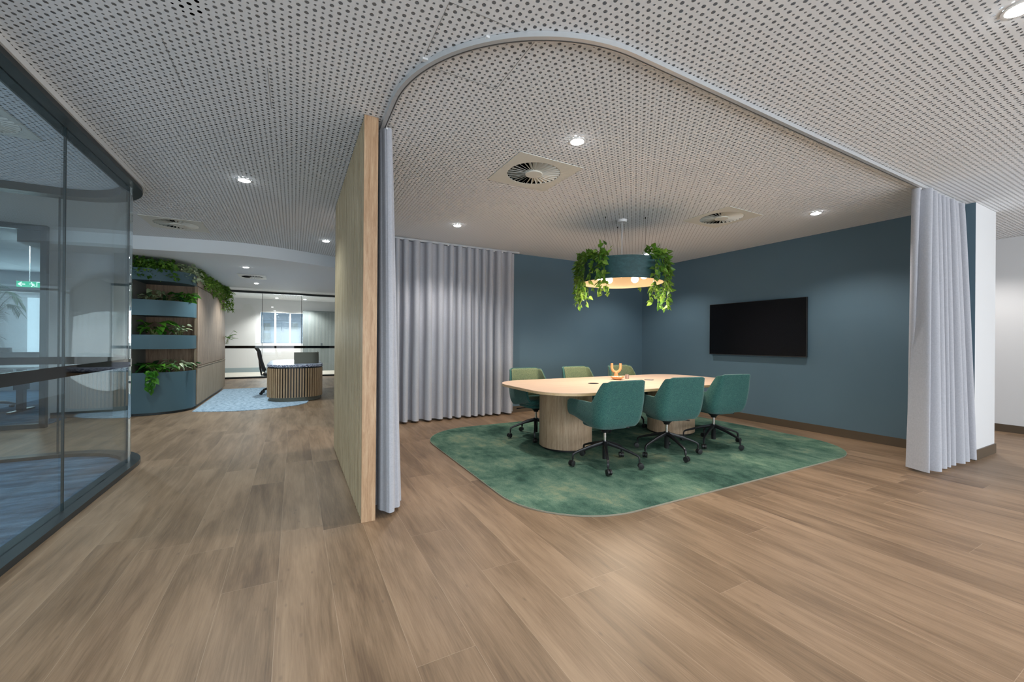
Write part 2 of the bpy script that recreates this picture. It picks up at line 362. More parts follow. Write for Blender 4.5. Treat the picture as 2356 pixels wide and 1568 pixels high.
# rear window wall behind the viewer (daylight)
def window_wall(name, x0, x1, y, n, sill=.0, head=2.62, axis='x', gl=mGlassC, fr=mDark):
    t = empty(name, (0, 0, 0)); t['kind'] = 'structure'
    bm = NB(); fw_ = .05
    for i in range(n+1):
        p = x0+(x1-x0)*i/n
        if axis == 'x': box(bm, p-fw_/2, p+fw_/2, y-.04, y+.04, sill, head)
        else: box(bm, y-.04, y+.04, p-fw_/2, p+fw_/2, sill, head)
    for z0, z1 in ((sill, sill+.06), (head-.06, head), ):
        if axis == 'x': box(bm, x0, x1, y-.035, y+.035, z0, z1)
        else: box(bm, y-.035, y+.035, x0, x1, z0, z1)
    obj('window_frame', bm, fr, t); bm = NB()
    if axis == 'x': box(bm, x0, x1, y-.004, y+.004, sill+.06, head-.06)
    else: box(bm, y-.004, y+.004, x0, x1, sill+.06, head-.06)
    obj('glass_pane', bm, gl, t)
    return t
window_wall('window_4', -8.8, 8.75, -5.0, 11)
window_wall('added_window_left', -4.9, 5.6, -8.7, 7, axis='y')  # unseen window added to go with the left fill lamp
window_wall('window_5', -4.9, -.95, 8.75, 3, axis='y')
# ------------------------------------------------------------------ curved glass room
def build_glass_room():
    t = empty('window_1'); t['kind'] = 'structure'
    GX, GY, r = -1.37, 5.77, .72
    curve = arc(GX-r, GY-r, r, 0, 90, 18)
    segs = [[(GX, -4.9), (GX, -1.4)], [(GX, -1.4), (GX, 1.2)], [(GX, 1.2), (GX, 3.849)], [(GX, 3.849), (GX, GY-r)], curve,
            [(GX-r, GY), (-4.4, GY)], [(-4.4, GY), (-6.6, GY)], [(-6.6, GY), (-8.8, GY)]]
    full = [(GX, -4.9)]+curve+[(-8.8, GY)]
    dense = [(GX, -4.9+(GY-r+4.9)*i/20) for i in range(20)]+curve+[(-2.09-(6.7)*i/12, GY) for i in range(1, 13)]
    bm = NB(); strip(bm, dense, -.075, .075, 2.625, H_CEIL); obj('head_channel', bm, mDark, t)
    bm = NB(); strip(bm, dense, .075, .088, 2.66, H_CEIL); obj('head_trim', bm, mTrimW, t)
    bm = NB(); strip(bm, dense, -.06, .075, 0, .04); obj('base_channel', bm, mDark, t)
    for s in segs:
        n = len(s)
        if n == 2: pts = [(s[0][0]+(s[1][0]-s[0][0])*k/4, s[0][1]+(s[1][1]-s[0][1])*k/4) for k in range(5)]
        else: pts = s
        bm = NB(); strip(bm, pts, -.006, .006, .04, 2.625); autosmooth(obj('glass_pane', bm, mGlass, t), 30)
        bm = NB(); strip(bm, pts, -.0085, -.0065, .940, 1.014); strip(bm, pts, .0065, .0085, .940, 1.014); obj('manifestation_band', bm, mBand, t, label='black band across the glass')
        e = pts[-1]; bm = NB(); box(bm, e[0]-.0068, e[0]+.0068, e[1]-.004, e[1]+.004, .04, 2.625); 
        if e[1] > -4: obj('joint', bm, mSteelJ, t)
mSteelJ = mat('silicone_joint', lin(38, 52, 55), .25)
build_glass_room()
bm = NB(); prism(bm, [(-1.43, -4.9)]+arc(-2.09, 5.05, .66, 0, 90, 14)+[(-8.8, 5.71), (-8.8, -4.9)], 0, .008); struct('trim_1', bm, mCarp)
# second office behind, framed glazing
t = empty('window_3'); t['kind'] = 'structure'
bm = NB(); box(bm, -2.98, -2.92, 7.73, 7.80, 0, H_CEIL); box(bm, -8.8, -2.92, 7.73, 7.80, H_CEIL-.07, H_CEIL); box(bm, -8.8, -2.92, 7.73, 7.80, 0, .06); box(bm, -5.4, -5.35, 7.73, 7.8, 0, H_CEIL)
obj('window_frame', bm, mDark, t)
bm = NB(); box(bm, -8.8, -2.98, 7.762, 7.770, .06, H_CEIL-.07); obj('glass_pane', bm, mGlass, t)
bm = NB(); box(bm, -8.8, -2.98, 7.755, 7.758, .94, 1.014); obj('manifestation_band', bm, mBand, t)
bm = NB(); prism(bm, [(-2.98, 7.8), (-2.92, 7.8), (-3.2, 8.57), (-3.3, 8.57)], 0, H_CEIL); struct('wall_return', bm, mPaintW)
bm = NB(); box(bm, -8.8, -3.0, 7.8, 13.4, 0, .007); bm2 = bm; struct('trim_2', bm, mCarp)
bm = NB(); box(bm, -8.8, -3.2, 13.4, 13.5, 0, .75); box(bm, -8.8, -3.2, 13.4, 13.5, 2.3, H_CEIL); struct('wall_office_rear', bm, mPaintW2)
window_wall('window_6', -8.8, -3.2, 13.45, 4, .75, 2.3)
bm = NB(); box(bm, -3.18, -2.41, 8.558, 8.57, 0, .09); struct('baseboard_planter_wall', bm, mBase)
# ------------------------------------------------------------------ lowered soffit beyond
fas = [(-8.8, 8.9), (-5, 8.35), (-3.3, 7.99), (-2.55, 7.86), (-2.047, 7.759), (-1.573, 7.655), (-1.1, 7.56), (-.7, 7.525), (-.3, 7.58), (.144, 7.728), (.627, 7.936), (1.1, 8.2), (1.65, 8.6)]
fas = fas[2:]
def smoothpath(p, n=6):
    out = []
    for i in range(len(p)-1):
        a = Vector(p[max(i-1, 0)]); b = Vector(p[i]); c = Vector(p[i+1]); d = Vector(p[min(i+2, len(p)-1)])
        for k in range(n):
            t_ = k/n
            out.append(tuple(.5*((2*b)+(c-a)*t_+(2*a-5*b+4*c-d)*t_*t_+(3*b-a-3*c+d)*t_**3)))
    out.append(p[-1]); return out
fs = smoothpath(fas)
bm = NB(); prism(bm, fs+[(1.65, 12.25), (-3.2, 12.25), (-3.2, 8.57), (-3.3, 8.57)], 2.5, H_CEIL-.002)
autosmooth(struct('trim_3', bm, mPaintW2), 40)
# ------------------------------------------------------------------ reception glass wall and room behind
t = empty('window_2'); t['kind'] = 'structure'; YG = 14.9
bm = NB(); box(bm, -3.2, 1.65, YG-.04, YG+.04, 2.64, H_CEIL); obj('head_channel', bm, mDark, t)
bm = NB(); box(bm, -3.2, 1.65, YG-.04, YG+.04, 0, .05); obj('base_channel', bm, mDark, t)
sx = [-3.2, -1.98, -.874, .213, 1.3, 1.65]
for a, b in zip(sx, sx[1:]):
    bm = NB(); box(bm, a+.004, b-.004, YG-.005, YG+.005, .05, 2.64); obj('glass_pane', bm, mGlassC, t)
    bm = NB(); box(bm, b-.006, b+.006, YG-.008, YG+.008, .05, 2.64); obj('joint', bm, mSteelJ, t)
bm = NB(); box(bm, -3.2, 1.65, YG-.012, YG-.006, .925, 1.005); obj('manifestation_band', bm, mBand, t, label='black band across the glass')
bm = NB(); Yb = 17.6
for x0, x1, z0, z1 in ((-3.3, -1.11, 0, 2.7), (-1.11, .36, 0, 1.0), (-1.11, .36, 2.27, 2.7), (.36, 1.65, 0, 2.7)): box(bm, x0, x1, Yb, Yb+.1, z0, z1)
struct('wall_reception_rear', bm, mPaintW)
bm = NB(); box(bm, -3.3, -3.2, 13.5, 17.6, 0, H_CEIL); struct('wall_reception_side', bm, mPaintW)
bm = NB(); box(bm, -3.2, 1.65, Yb-.012, Yb, 0, .17); struct('baseboard_reception', bm, mat('blue_grey_skirting', lin(150, 166, 172), .5))
bm = NB(); box(bm, -3.2, 1.65, YG+.04, Yb-.012, 0, .006); struct('trim_4', bm, mat('pale_floor', lin(205, 200, 190), .4))
window_wall('standin_window', -1.11, .36, Yb+.05, 3, 1.0, 2.27, fr=mTrimW)  # window added to stand in for a bright reflection in the reception glass
# grey slatted door leaf beyond the glass
t = empty('door_1'); t['kind'] = 'structure'
bm = NB(); box(bm, .30, 1.64, Yb-.09, Yb-.015, .006, 2.33); obj('door_leaf', bm, mat('grey_door', lin(120, 130, 132), .5), t)
bm = NB()
for i in range(26): box(bm, .50+i*.043, .52+i*.043, Yb-.105, Yb-.09, .03, 2.28)
obj('door_slats', bm, mat('grey_slat', lin(150, 158, 158), .5), t)
bm = NB(); box(bm, .93, .98, Yb-.15, Yb-.105, .9, 1.08); obj('door_handle', bm, mSteel, t)
bm = NB(); box(bm, -4, 3.5, 27, 28, -3, 9)
facade = struct('wall_neighbour', bm, mat('pale_facade', lin(128, 138, 148), .8)); facade.name = 'neighbouring_building'; facade['kind'] = 'structure'  # building for the stand-in window, in place of its reflection in the glass
for x, z in ((-1.35, 1.9), (-1.35, 1.35), (.05, 1.95), (.95, 1.95), (-.6, 3.2)):
    bm = NB(); box(bm, x-.16, x+.16, 26.97, 27.02, z-.18, z+.22); obj('facade_window', bm, mGreyP, facade)
# ------------------------------------------------------------------ ceiling details
def downlight(x, y, z, power, col, label, vis=True):
    t = empty('downlight', (x, y, z), label=label, cat='ceiling light', group=None)
    bm = NB(); lathe(bm, [(.062, 0), (.062, -.004), (.050, -.006), (.046, -.002), (.046, 0)], n=28); autosmooth(obj('trim_ring', bm, mTrimW, t))
    bm = NB(); lathe(bm, [(.046, -.001), (.040, -.010), (.022, -.016), (0, -.018)], n=24); autosmooth(obj('lens', bm, mLens, t), 60)
    s = spot((x, y, z-.03), power, col)
    return t
PW_ = 52
downlight(1.85, 2.443, H_CEIL, PW_, NEUT, 'bright round downlight between the curved track and the large air diffuser')
downlight(1.85, 4.968, H_CEIL, PW_, NEUT, 'small round downlight in front of the closed grey back curtain')
downlight(5.251, 2.456, H_CEIL, PW_, NEUT, 'round downlight near the dark blue wall, right of the second air diffuser')
downlight(5.251, 4.968, H_CEIL, PW_*.8, NEUT, 'round downlight half hidden behind the leafy pendant lamp')
downlight(-.421, 4.555, H_CEIL, PW_, COOL, 'bright round downlight over the corridor between glass room and slatted screen')
downlight(.417, 6.744, H_CEIL, PW_*.9, COOL, 'round downlight just left of the slatted oak screen, over the corridor')
downlight(2.827, .523, H_CEIL, PW_*.9, NEUT, 'glaring round downlight cut by the top right corner')
downlight(-.766, 8.682, 2.5, 76, COOL, 'round downlight in the plain white soffit, nearer the viewer than its grille')
downlight(-.769, 11.043, 2.5, 76, COOL, 'smaller round downlight in the plain soffit beyond the small grille')
downlight(-3.484, 8.909, H_CEIL, 40, COOL, 'round downlight seen through the dark framed glazing at far left')
downlight(-.55, 16.9, H_CEIL, 150, (1, .97, .92), 'tiny downlight behind the reception glass, left of two')
downlight(.35, 16.9, H_CEIL, 150, (1, .97, .92), 'tiny downlight behind the reception glass, right of two')
for x, y, c in ((-.42, 1.2, COOL), (-.4, -2, NEUT), (2.8, -2.2, NEUT), (5.4, -2.0, NEUT), (7.8, 1.9, NEUT), (7.8, 4.5, NEUT), (-2.6, 2.0, COOL), (-4.5, 4.0, COOL), (-2.2, 6.9, COOL)):
    spot((x, y, H_CEIL-.03), PW_*.8, c)
def diffuser(x, y, z, rad=.235, half=.31, label='', k=1.0, nb=30):
    t = empty('ceiling_diffuser', (x, y, z), label=label, cat='air vent')
    rad *= k; half *= k; n = 64
    bm = NB(); ring = [(rad*math.cos(2*math.pi*i/n), rad*math.sin(2*math.pi*i/n)) for i in range(n)]
    def sq(i):
        a = 2*math.pi*i/n; c, s = math.cos(a), math.sin(a); m_ = half/max(abs(c), abs(s)); return c*m_, s*m_
    lay = []
    for zz, f in ((-.005, ring), ):
        a = [bm.verts.new((*p, zz)) for p in ring]; b = [bm.verts.new((*sq(i+.5*0), zz)) for i in range(n)]
        a2 = [bm.verts.new((*p, .012)) for p in ring]; b2 = [bm.verts.new((*sq(i), -.0005)) for i in range(n)]
        for i in range(n):
            j = (i+1) % n
            bm.faces.new((a[i], a[j], b[j], b[i])); bm.faces.new((a[i], a2[i], a2[j], a[j])); bm.faces.new((b[i], b[j], b2[j], b2[i]))
    obj('face_plate', bm, mVent, t)
    bm = NB(); lathe(bm, [(0, -.013), (.072*k, -.013), (.076*k, -.009), (.076*k, .01), (0, .01)], n=32); autosmooth(obj('hub', bm, mVent, t))
    bm = NB(); lathe(bm, [(rad*1.0, .0), (rad*.995, .045), (0, .045)], n=40); obj('plenum', bm, mVoid, t)
    bm = NB()
    for i in range(nb):
        a = 2*math.pi*i/nb; ca, sa = math.cos(a), math.sin(a)
        def P(r_, tt, zz): return bm.verts.new((ca*r_-sa*tt, sa*r_+ca*tt, zz))
        tin, tout = -math.pi*.074*k/nb*1.6, -math.pi*rad/nb*.93
        zi, zo = .010, .030
        v = [P(.074*k, -tin, -.006), P(rad*.985, -tout, -.010), P(rad*.985, tout*.75, zo), P(.074*k, tin*.75, zi)]
        w_ = [P(.074*k, -tin, -.004), P(rad*.985, -tout, -.008), P(rad*.985, tout*.75, zo+.002), P(.074*k, tin*.75, zi+.002)]
        bm.faces.new(v); bm.faces.new(w_[::-1])
        for q in range(4): bm.faces.new((v[q], v[(q+1) % 4], w_[(q+1) % 4], w_[q]))
    obj('swirl_blades', bm, mVent, t)
    return t
diffuser(*VENTS[0], H_CEIL, label='large square swirl air diffuser just left of the brightest downlight')
diffuser(*VENTS[1], H_CEIL, label='square swirl air diffuser above and right of the pendant lamp')
diffuser(*VENTS[2], H_CEIL, label='square swirl air diffuser over the planter end, beside the glass room corner')
diffuser(*VENTS[3], H_CEIL, label='air diffuser seen through the glass at the far left edge', half=.26)
t = empty('ceiling_diffuser', (-.76, 9.93, 2.5), label='small square air grille in the plain white soffit between two downlights', cat='air vent')
bm = NB(); box(bm, -.24, .24, -.32, .32, -.01, -.0005); obj('face_plate', bm, mVent, t)
bm = NB(); lathe(bm, [(.0, -.012), (.19, -.012), (.19, -.0105), (0, -.0105)], n=32); obj('plenum', bm, mVoid, t)
bm = NB()
for i in range(20):
    a = 2*math.pi*i/20; ca, sa = math.cos(a), math.sin(a)
    v = [bm.verts.new((ca*r_-sa*q, sa*r_+ca*q, z)) for r_, q, z in ((.05, -.006, -.013), (.188, -.014, -.013), (.188, .014, -.018), (.05, .006, -.018))]; bm.faces.new(v)
lathe(bm, [(0, -.019), (.055, -.019), (.055, -.013), (0, -.013)], n=24)
obj('swirl_blades', bm, mVent, t)
# access hatches: hairline joints
def joints(name, segs, wd=.0022):
    bm = NB()
    for x0, y0, x1, y1 in segs:
        d = Vector((x1-x0, y1-y0)).normalized()*wd/2; n_ = Vector((-d.y, d.x))
        a, b = Vector((x0, y0)), Vector((x1, y1)); pts = [a+n_, a-n_, b-n_, b+n_]
        prism(bm, [tuple(p) for p in pts], H_CEIL-.0012, H_CEIL+.001)
    return struct(name, bm, mat(name+'_shadow_gap', lin(140, 140, 140), .8))
joints('trim_5', [(-.590, 2.61, -.590, 3.068), (-.139, 2.61, -.139, 3.06), (.593, 1.712, 1.046, 1.712), (1.046, 1.712, 1.046, 2.168), (1.046, 2.168, .593, 2.168), (.593, 2.168, .593, 1.712)])
bm = NB(); lathe(bm, [(0, H_CEIL+.0115), (.075, H_CEIL+.0115), (.075, H_CEIL+.0119), (0, H_CEIL+.0119)], -.44, 2.30, 20); struct('trim_6', bm, mVoid)
# curtain tracks
trk = [(.535, 5.9), (.535, 4.2), (.535, 3.0)]+arc(1.535, 2.545, 1.0, 180, 270, 26)+[(2.6, 1.545), (4.2, 1.545), (6.26, 1.545)]
t = empty('curtain_track', label='slim aluminium curtain track curving across the perforated ceiling', cat='curtain track')
bm = NB(); strip(bm, trk, -.018, .018, 2.672, 2.699); autosmooth(obj('rail', bm, mAlu, t))
bm = NB(); strip(bm, trk, -.011, -.005, 2.6705, 2.673); obj('slot', bm, mSlot, t)
for x, y in ((.6, 2.12), (1.22, 1.62), (1.9, 1.59), (.83, 1.82)):
    bm = NB(); box(bm, x-.014, x+.014, y-.012, y+.012, 2.688, 2.699); obj('clip', bm, mTrimW, t)
bm = NB(); strip(bm, [(.6, 5.96), (2, 5.96), (3.32, 5.96)], -.016, .016, 2.672, 2.699); tag(obj('curtain_track', bm, mAlu), 'straight aluminium track above the back curtain', 'curtain track')
# ------------------------------------------------------------------ slatted screen
t = empty('slatted_screen', (.445, 2.83, 0), label='full height oak screen of vertical ribs with a solid pale end board', cat='room divider')
bm = NB(); box(bm, -.045, .045, 0, .02, 0, H_CEIL-.002); bevel(obj('end_board', bm, mOak, t, label='solid pale oak edge board'), .0015)
bm = NB(); box(bm, -.022, .043, .02, 2.125, 0, H_CEIL-.002); obj('core_panel', bm, mDark, t)
bm = NB(); y = .032
while y < 2.11:
    box(bm, -.045, -.022, y, y+.038, 0.002, H_CEIL-.003); y += .0655
bevel(obj('ribs', bm, mSlatW, t), .008, 3)
# ------------------------------------------------------------------ curtains
def curtain(name, path, wl, amp, z0=.03, z1=2.672, seed=1, topamp=None, label='', lean=None, group=None, flare=0, low_path=None, ends=1.0):
    rnd = random.Random(seed)
    pts = smoothpath(path, 12) if len(path) > 2 else [tuple(Vector(path[0]).lerp(Vector(path[1]), i/40)) for i in range(41)]
    L = [0]
    for a, b in zip(pts, pts[1:]): L.append(L[-1]+(Vector(b)-Vector(a)).length)
    tot = L[-1]; nu = int(tot/wl*24); nz = 26
    # variable fold phase
    knots = [0]; 
    while knots[-1] < tot: knots.append(knots[-1]+wl*rnd.uniform(.72, 1.28))
    amps = [rnd.uniform(.7, 1.2) for _ in knots]; sh = [rnd.uniform(-.35, .35) for _ in knots]
    nr = normals2(pts)
    if low_path:
        lp = smoothpath(low_path, 12) if len(low_path) > 2 else [tuple(Vector(low_path[0]).lerp(Vector(low_path[1]), i/40)) for i in range(41)]
        LL = [0]
        for a, b in zip(lp, lp[1:]): LL.append(LL[-1]+(Vector(b)-Vector(a)).length)
        def atl(f):
            s = f*LL[-1]; i = 0
            while i < len(LL)-2 and LL[i+1] < s: i += 1
            return Vector(lp[i]).lerp(Vector(lp[i+1]), (s-LL[i])/max(LL[i+1]-LL[i], 1e-6))
    def at(s):
        i = 0
        while i < len(L)-2 and L[i+1] < s: i += 1
        f_ = (s-L[i])/max(L[i+1]-L[i], 1e-6); p = Vector(pts[i]).lerp(Vector(pts[i+1]), f_); n_ = nr[i].lerp(nr[i+1], f_); return p, n_
    grid = []
    for j in range(nz+1):
        h_ = j/nz; z = z0+(z1-z0)*h_; rowv = []
        for i in range(nu+1):
            s = tot*i/nu
            k = 0
            while k < len(knots)-2 and knots[k+1] < s: k += 1
            ph = (s-knots[k])/(knots[k+1]-knots[k])
            low = (1-h_)
            A = amp*((topamp if topamp else .8)*h_+(1.15)*low)*(amps[k]*(1-ph)+amps[k+1 if k+1 < len(amps) else k]*ph)
            if ends < 1: A *= min(1, ends+s/.16)
            wv = math.sin(2*math.pi*ph); sq_ = math.copysign(abs(wv)**.95, wv)
            p, n_ = at(s)
            if low_path: p = p.lerp(atl(s/tot), low**.8)
            tdir = Vector((-n_.y, n_.x))
            off = A*sq_+.012*low*math.sin(9*s+seed)
            q = p+n_*off+tdir*(sh[k]*wl*.35*low*math.sin(2*math.pi*ph)-.055*wl*math.sin(4*math.pi*ph))
            if flare: q += tdir*(-flare*low*(1-2*s/tot))
            rowv.append((q.x, q.y, z))
        grid.append(rowv)
    def mk(j0, j1, zz=None):
        bm = NB(); vs = [[bm.verts.new(p) for p in grid[j]] for j in range(j0, j1+1)]
        for a, b in zip(vs, vs[1:]):
            for i in range(nu): bm.faces.new((a[i], a[i+1], b[i+1], b[i]))
        return bm
    e = empty(name, (path[0][0], path[0][1], 0), label=label, cat='curtain', group=group)
    o = obj('cloth', mk(1, nz), mCurt, None, smooth=True); o.parent = e; o.matrix_parent_inverse = Matrix.Translation((-path[0][0], -path[0][1], 0))
    m = o.modifiers.new('thick', 'SOLIDIFY'); m.thickness = .003; m.use_rim = False
    o = obj('hem', mk(0, 1), mCurt, None, smooth=True); o.parent = e; o.matrix_parent_inverse = Matrix.Translation((-path[0][0], -path[0][1], 0))
    m = o.modifiers.new('thick', 'SOLIDIFY'); m.thickness = .003; m.use_rim = False
    # header tape and gliders
    n_ = int(tot/(wl*1.0)); gm = None
    for i in range(n_):
        p, _ = at(tot*(i+.5)/n_)
        if gm is None:
            bm = NB(); box(bm, -.012, .012, -.006, .006, -.012, 0); o = obj('glider', bm, mTrimW, e); gm = o.data
        else: o = bpy.data.objects.new('glider', gm); COL.objects.link(o); o.parent = e
        o.location = (p.x-path[0][0], p.y-path[0][1], z1)
    return e
curtain('curtain', [(.75, 5.95), (2.0, 5.95), (3.24, 5.955)], .155, .068, seed=4, label='wide grey linen curtain in even folds hiding the left of the back wall')
curtain('curtain', [(.535, 3.3), (.525, 3.0), (.53, 2.90), (.56, 2.885), (.59, 2.90), (.60, 3.05), (.59, 3.3)], .11, .009, seed=9, low_path=[(.53, 3.3), (.515, 3.05), (.54, 2.90), (.58, 2.84), (.63, 2.90), (.69, 3.03), (.65, 3.3)], label='narrow pale grey curtain bunched beside the slatted oak screen')
curtain('curtain', [(5.155, 1.605), (5.15, 1.56), (5.24, 1.54), (5.5, 1.55), (5.9, 1.545), (6.17, 1.54)], .125, .06, seed=12, ends=.1, low_path=[(5.31, 1.675), (5.20, 1.60), (5.16, 1.53), (5.45, 1.50), (5.9, 1.49), (6.30, 1.50)], label='pale grey linen curtain gathered against the white wall end at right')
# ------------------------------------------------------------------ rug
rp = rrect(3.61, 3.715, 4.36, 3.17, .72, 14)
t = empty('area_rug', (3.61, 3.715, 0), label='large mottled green carpet with rounded corners under the meeting table', cat='rug')
bm = NB(); prism(bm, [(x-3.61, y-3.715) for x, y in rp], 0.0005, .009); obj('pile', bm, mRug, t)
bm = NB(); rp2 = [(x-3.61, y-3.715) for x, y in rp]; strip(bm, rp2+[rp2[0], rp2[1]], -.0005, .004, 0.0005, .0100); obj('edge_trim', bm, mat('brass_edge', lin(150, 146, 130), .5, .1), t, label='thin pale metal edging')
# ------------------------------------------------------------------ meeting table
TX, TY, TZ = 3.67, 3.78, .718
t = empty('meeting_table', (TX, TY, 0), label='long pale oak meeting table with rounded corners on two round pedestals', cat='table')
bm = NB(); prism(bm, rrect(0, 0, 3.12, 1.41, .42, 16), TZ-.004, TZ); autosmooth(obj('tabletop', bm, mOakT, t))
bm = NB(); prism(bm, rrect(0, 0, 3.12, 1.41, .42, 16), TZ-.027, TZ-.0042); autosmooth(obj('top_edge', bm, mOakE, t))
for px in (2.76-TX, 4.50-TX):
    bm = NB(); lathe(bm, [(0, TZ-.0275), (.30, TZ-.0275), (.30, .034), (0, .034)], px, 3.825-TY, 64); p = autosmooth(obj('pedestal', bm, mOakP, t))
    bm = NB(); lathe(bm, [(0, .0339), (.275, .0339), (.275, .0095), (0, .0095)], px, 3.825-TY, 48); q = obj('plinth', bm, mBlack, p); autosmooth(q)
bm = NB(); box(bm, 2.76+.3-TX, 4.5-.3-TX, -.03, .13, TZ-.11, TZ-.0275); obj('beam', bm, mat('brown_beam', lin(96, 66, 44), .6), t)
for i, (gx, gy) in enumerate(((3.11, 3.76), (4.06, 3.80))):
    e = empty('cable_grommet', (gx, gy, TZ), label=('round black cable outlet flush in the tabletop, %s' % ('left of the bowl' if i == 0 else 'right of the striped cup')), cat='cable outlet')
    bm = NB(); lathe(bm, [(.045, .0005), (.062, .0005), (.062, .004), (.047, .005)], n=36, close=True); autosmooth(obj('rim', bm, mSteel if i else mBlackM, e))
    bm = NB(); lathe(bm, [(0, .0008), (.0465, .0008), (.0465, .003), (0, .003)], n=32); obj('cover', bm, mBlack if not i else mat('silver_cover', lin(120, 124, 140), .3, .6), e)
# ornament, bowl, cup
e = empty('candle_holder', (3.83, 4.16, TZ), rz=R(-42), label='amber U shaped wooden candle holder on a conical foot', cat='ornament')
bm = NB(); lathe(bm, [(0, .0005), (.036, .0005), (.030, .03), (.021, .085), (0, .09)], n=24); autosmooth(obj('foot', bm, mTan, e), 50)
bm = NB(); rr = .056; cz = .148
up_ = [(-rr, 0, cz+.055)]+[(rr*math.cos(R(a)), 0, cz+rr*1.1*math.sin(R(a))) for a in range(180, 361, 12)]+[(rr, 0, cz+.055)]
tube(bm, up_, .0175, 14); autosmooth(obj('fork', bm, mTan, e), 50)
e = empty('bowl', (3.72, 4.02, TZ), label='shallow amber wooden bowl of white pebbles beside the U shaped ornament', cat='bowl')
bm = NB(); lathe(bm, [(0, .0005), (.04, .0005), (.075, .022), (.088, .042), (.082, .043), (.066, .024), (.0, .012)], n=36); autosmooth(obj('bowl_body', bm, mTan, e), 60)
bm = NB()
for a, r_ in ((0, .0), (40, .03), (100, .035), (160, .03), (220, .033), (290, .034), (340, .05), (130, .055)):
    m_ = Matrix.Translation((r_*math.cos(R(a)), r_*math.sin(R(a)), .033)) @ Matrix.Diagonal((1.2, 1, .7, 1)); bmesh.ops.create_icosphere(bm, subdivisions=2, radius=.014, matrix=m_)
obj('pebbles', bm, mat('white_pebble', lin(235, 230, 222), .5), e, smooth=True)
mStr = mat('striped_glaze', (.5, .4, .4), .4); g = G(mStr); wv = g.n('ShaderNodeTexGradient', gradient_type='RADIAL'); g.l(g.pos(), wv.inputs[0])
g.base(g.ramp(g.math('FRACT', g.math('MULTIPLY', wv.outputs[0], 12)), [(.4, lin(92, 60, 56)), (.55, lin(206, 186, 176))]))
bm = NB(); lathe(bm, [(0, .0005), (.024, .0005), (.026, .01), (.026, .058), (.023, .058), (.022, .01), (0, .008)], n=28)
o = autosmooth(obj('striped_cup', bm, mStr), 50); o.location = (3.93, 4.06, TZ); tag(o, 'small cup with vertical brown and cream stripes on the table', 'cup')
# ------------------------------------------------------------------ chairs
def shell_pt(u, s, ins=0.0):
    """u in -1..1 around the horseshoe (0 = middle of back), s 0..1 bottom to top; front is +y"""
    w_, rc, yb, yf = .285-ins, .09-ins*.6, -.235+ins, .235
    L1 = w_-rc; L2 = rc*math.pi/2; L3 = yf-(yb+rc); LT = L1+L2+L3
    d = abs(u)*LT; sg = 1 if u >= 0 else -1
    if d < L1: x, y, k = d, yb, 0
    elif d < L1+L2: a = (d-L1)/rc; x, y = L1+rc*math.sin(a), yb+rc*(1-math.cos(a)); k = a/(math.pi/2)
    else: x, y = w_, yb+rc+(d-L1-L2); k = 1+(d-L1-L2)/L3
    # top edge height along the path
    def sm(a, b, v): v = min(max((v-a)/(b-a), 0), 1); return v*v*(3-2*v)
    zt = .848-.012*sm(0, .45, k)-.190*sm(.58, 1.05, k)-.004*sm(1.2, 2.0, k)-.02*sm(1.88, 2, k)
    zb = .400+.006*sm(.3, 1, k)+.066*sm(1.0, 2.0, k)
    z = zb+(zt-zb)*s
    back = 1-sm(.3, 1.3, k)
    rise = (z-.40)/.44
    y -= .085*back*max(rise, 0)**1.1+.0*back
    tp = 1-.16*math.exp(-max(z-zb, 0)/.045)      # tuck under at the bottom
    x *= tp; y = y if y > 0 else y*(1-.13*math.exp(-max(z-zb, 0)/.045))
    up = max(z-.62, 0)/.22
    x *= 1-.10*up*up*(3-2*min(up, 1)) if up < 1 else .90
    if k > 1: y += .028*(1-s)*(k-1)**2
    return x*sg, y, z
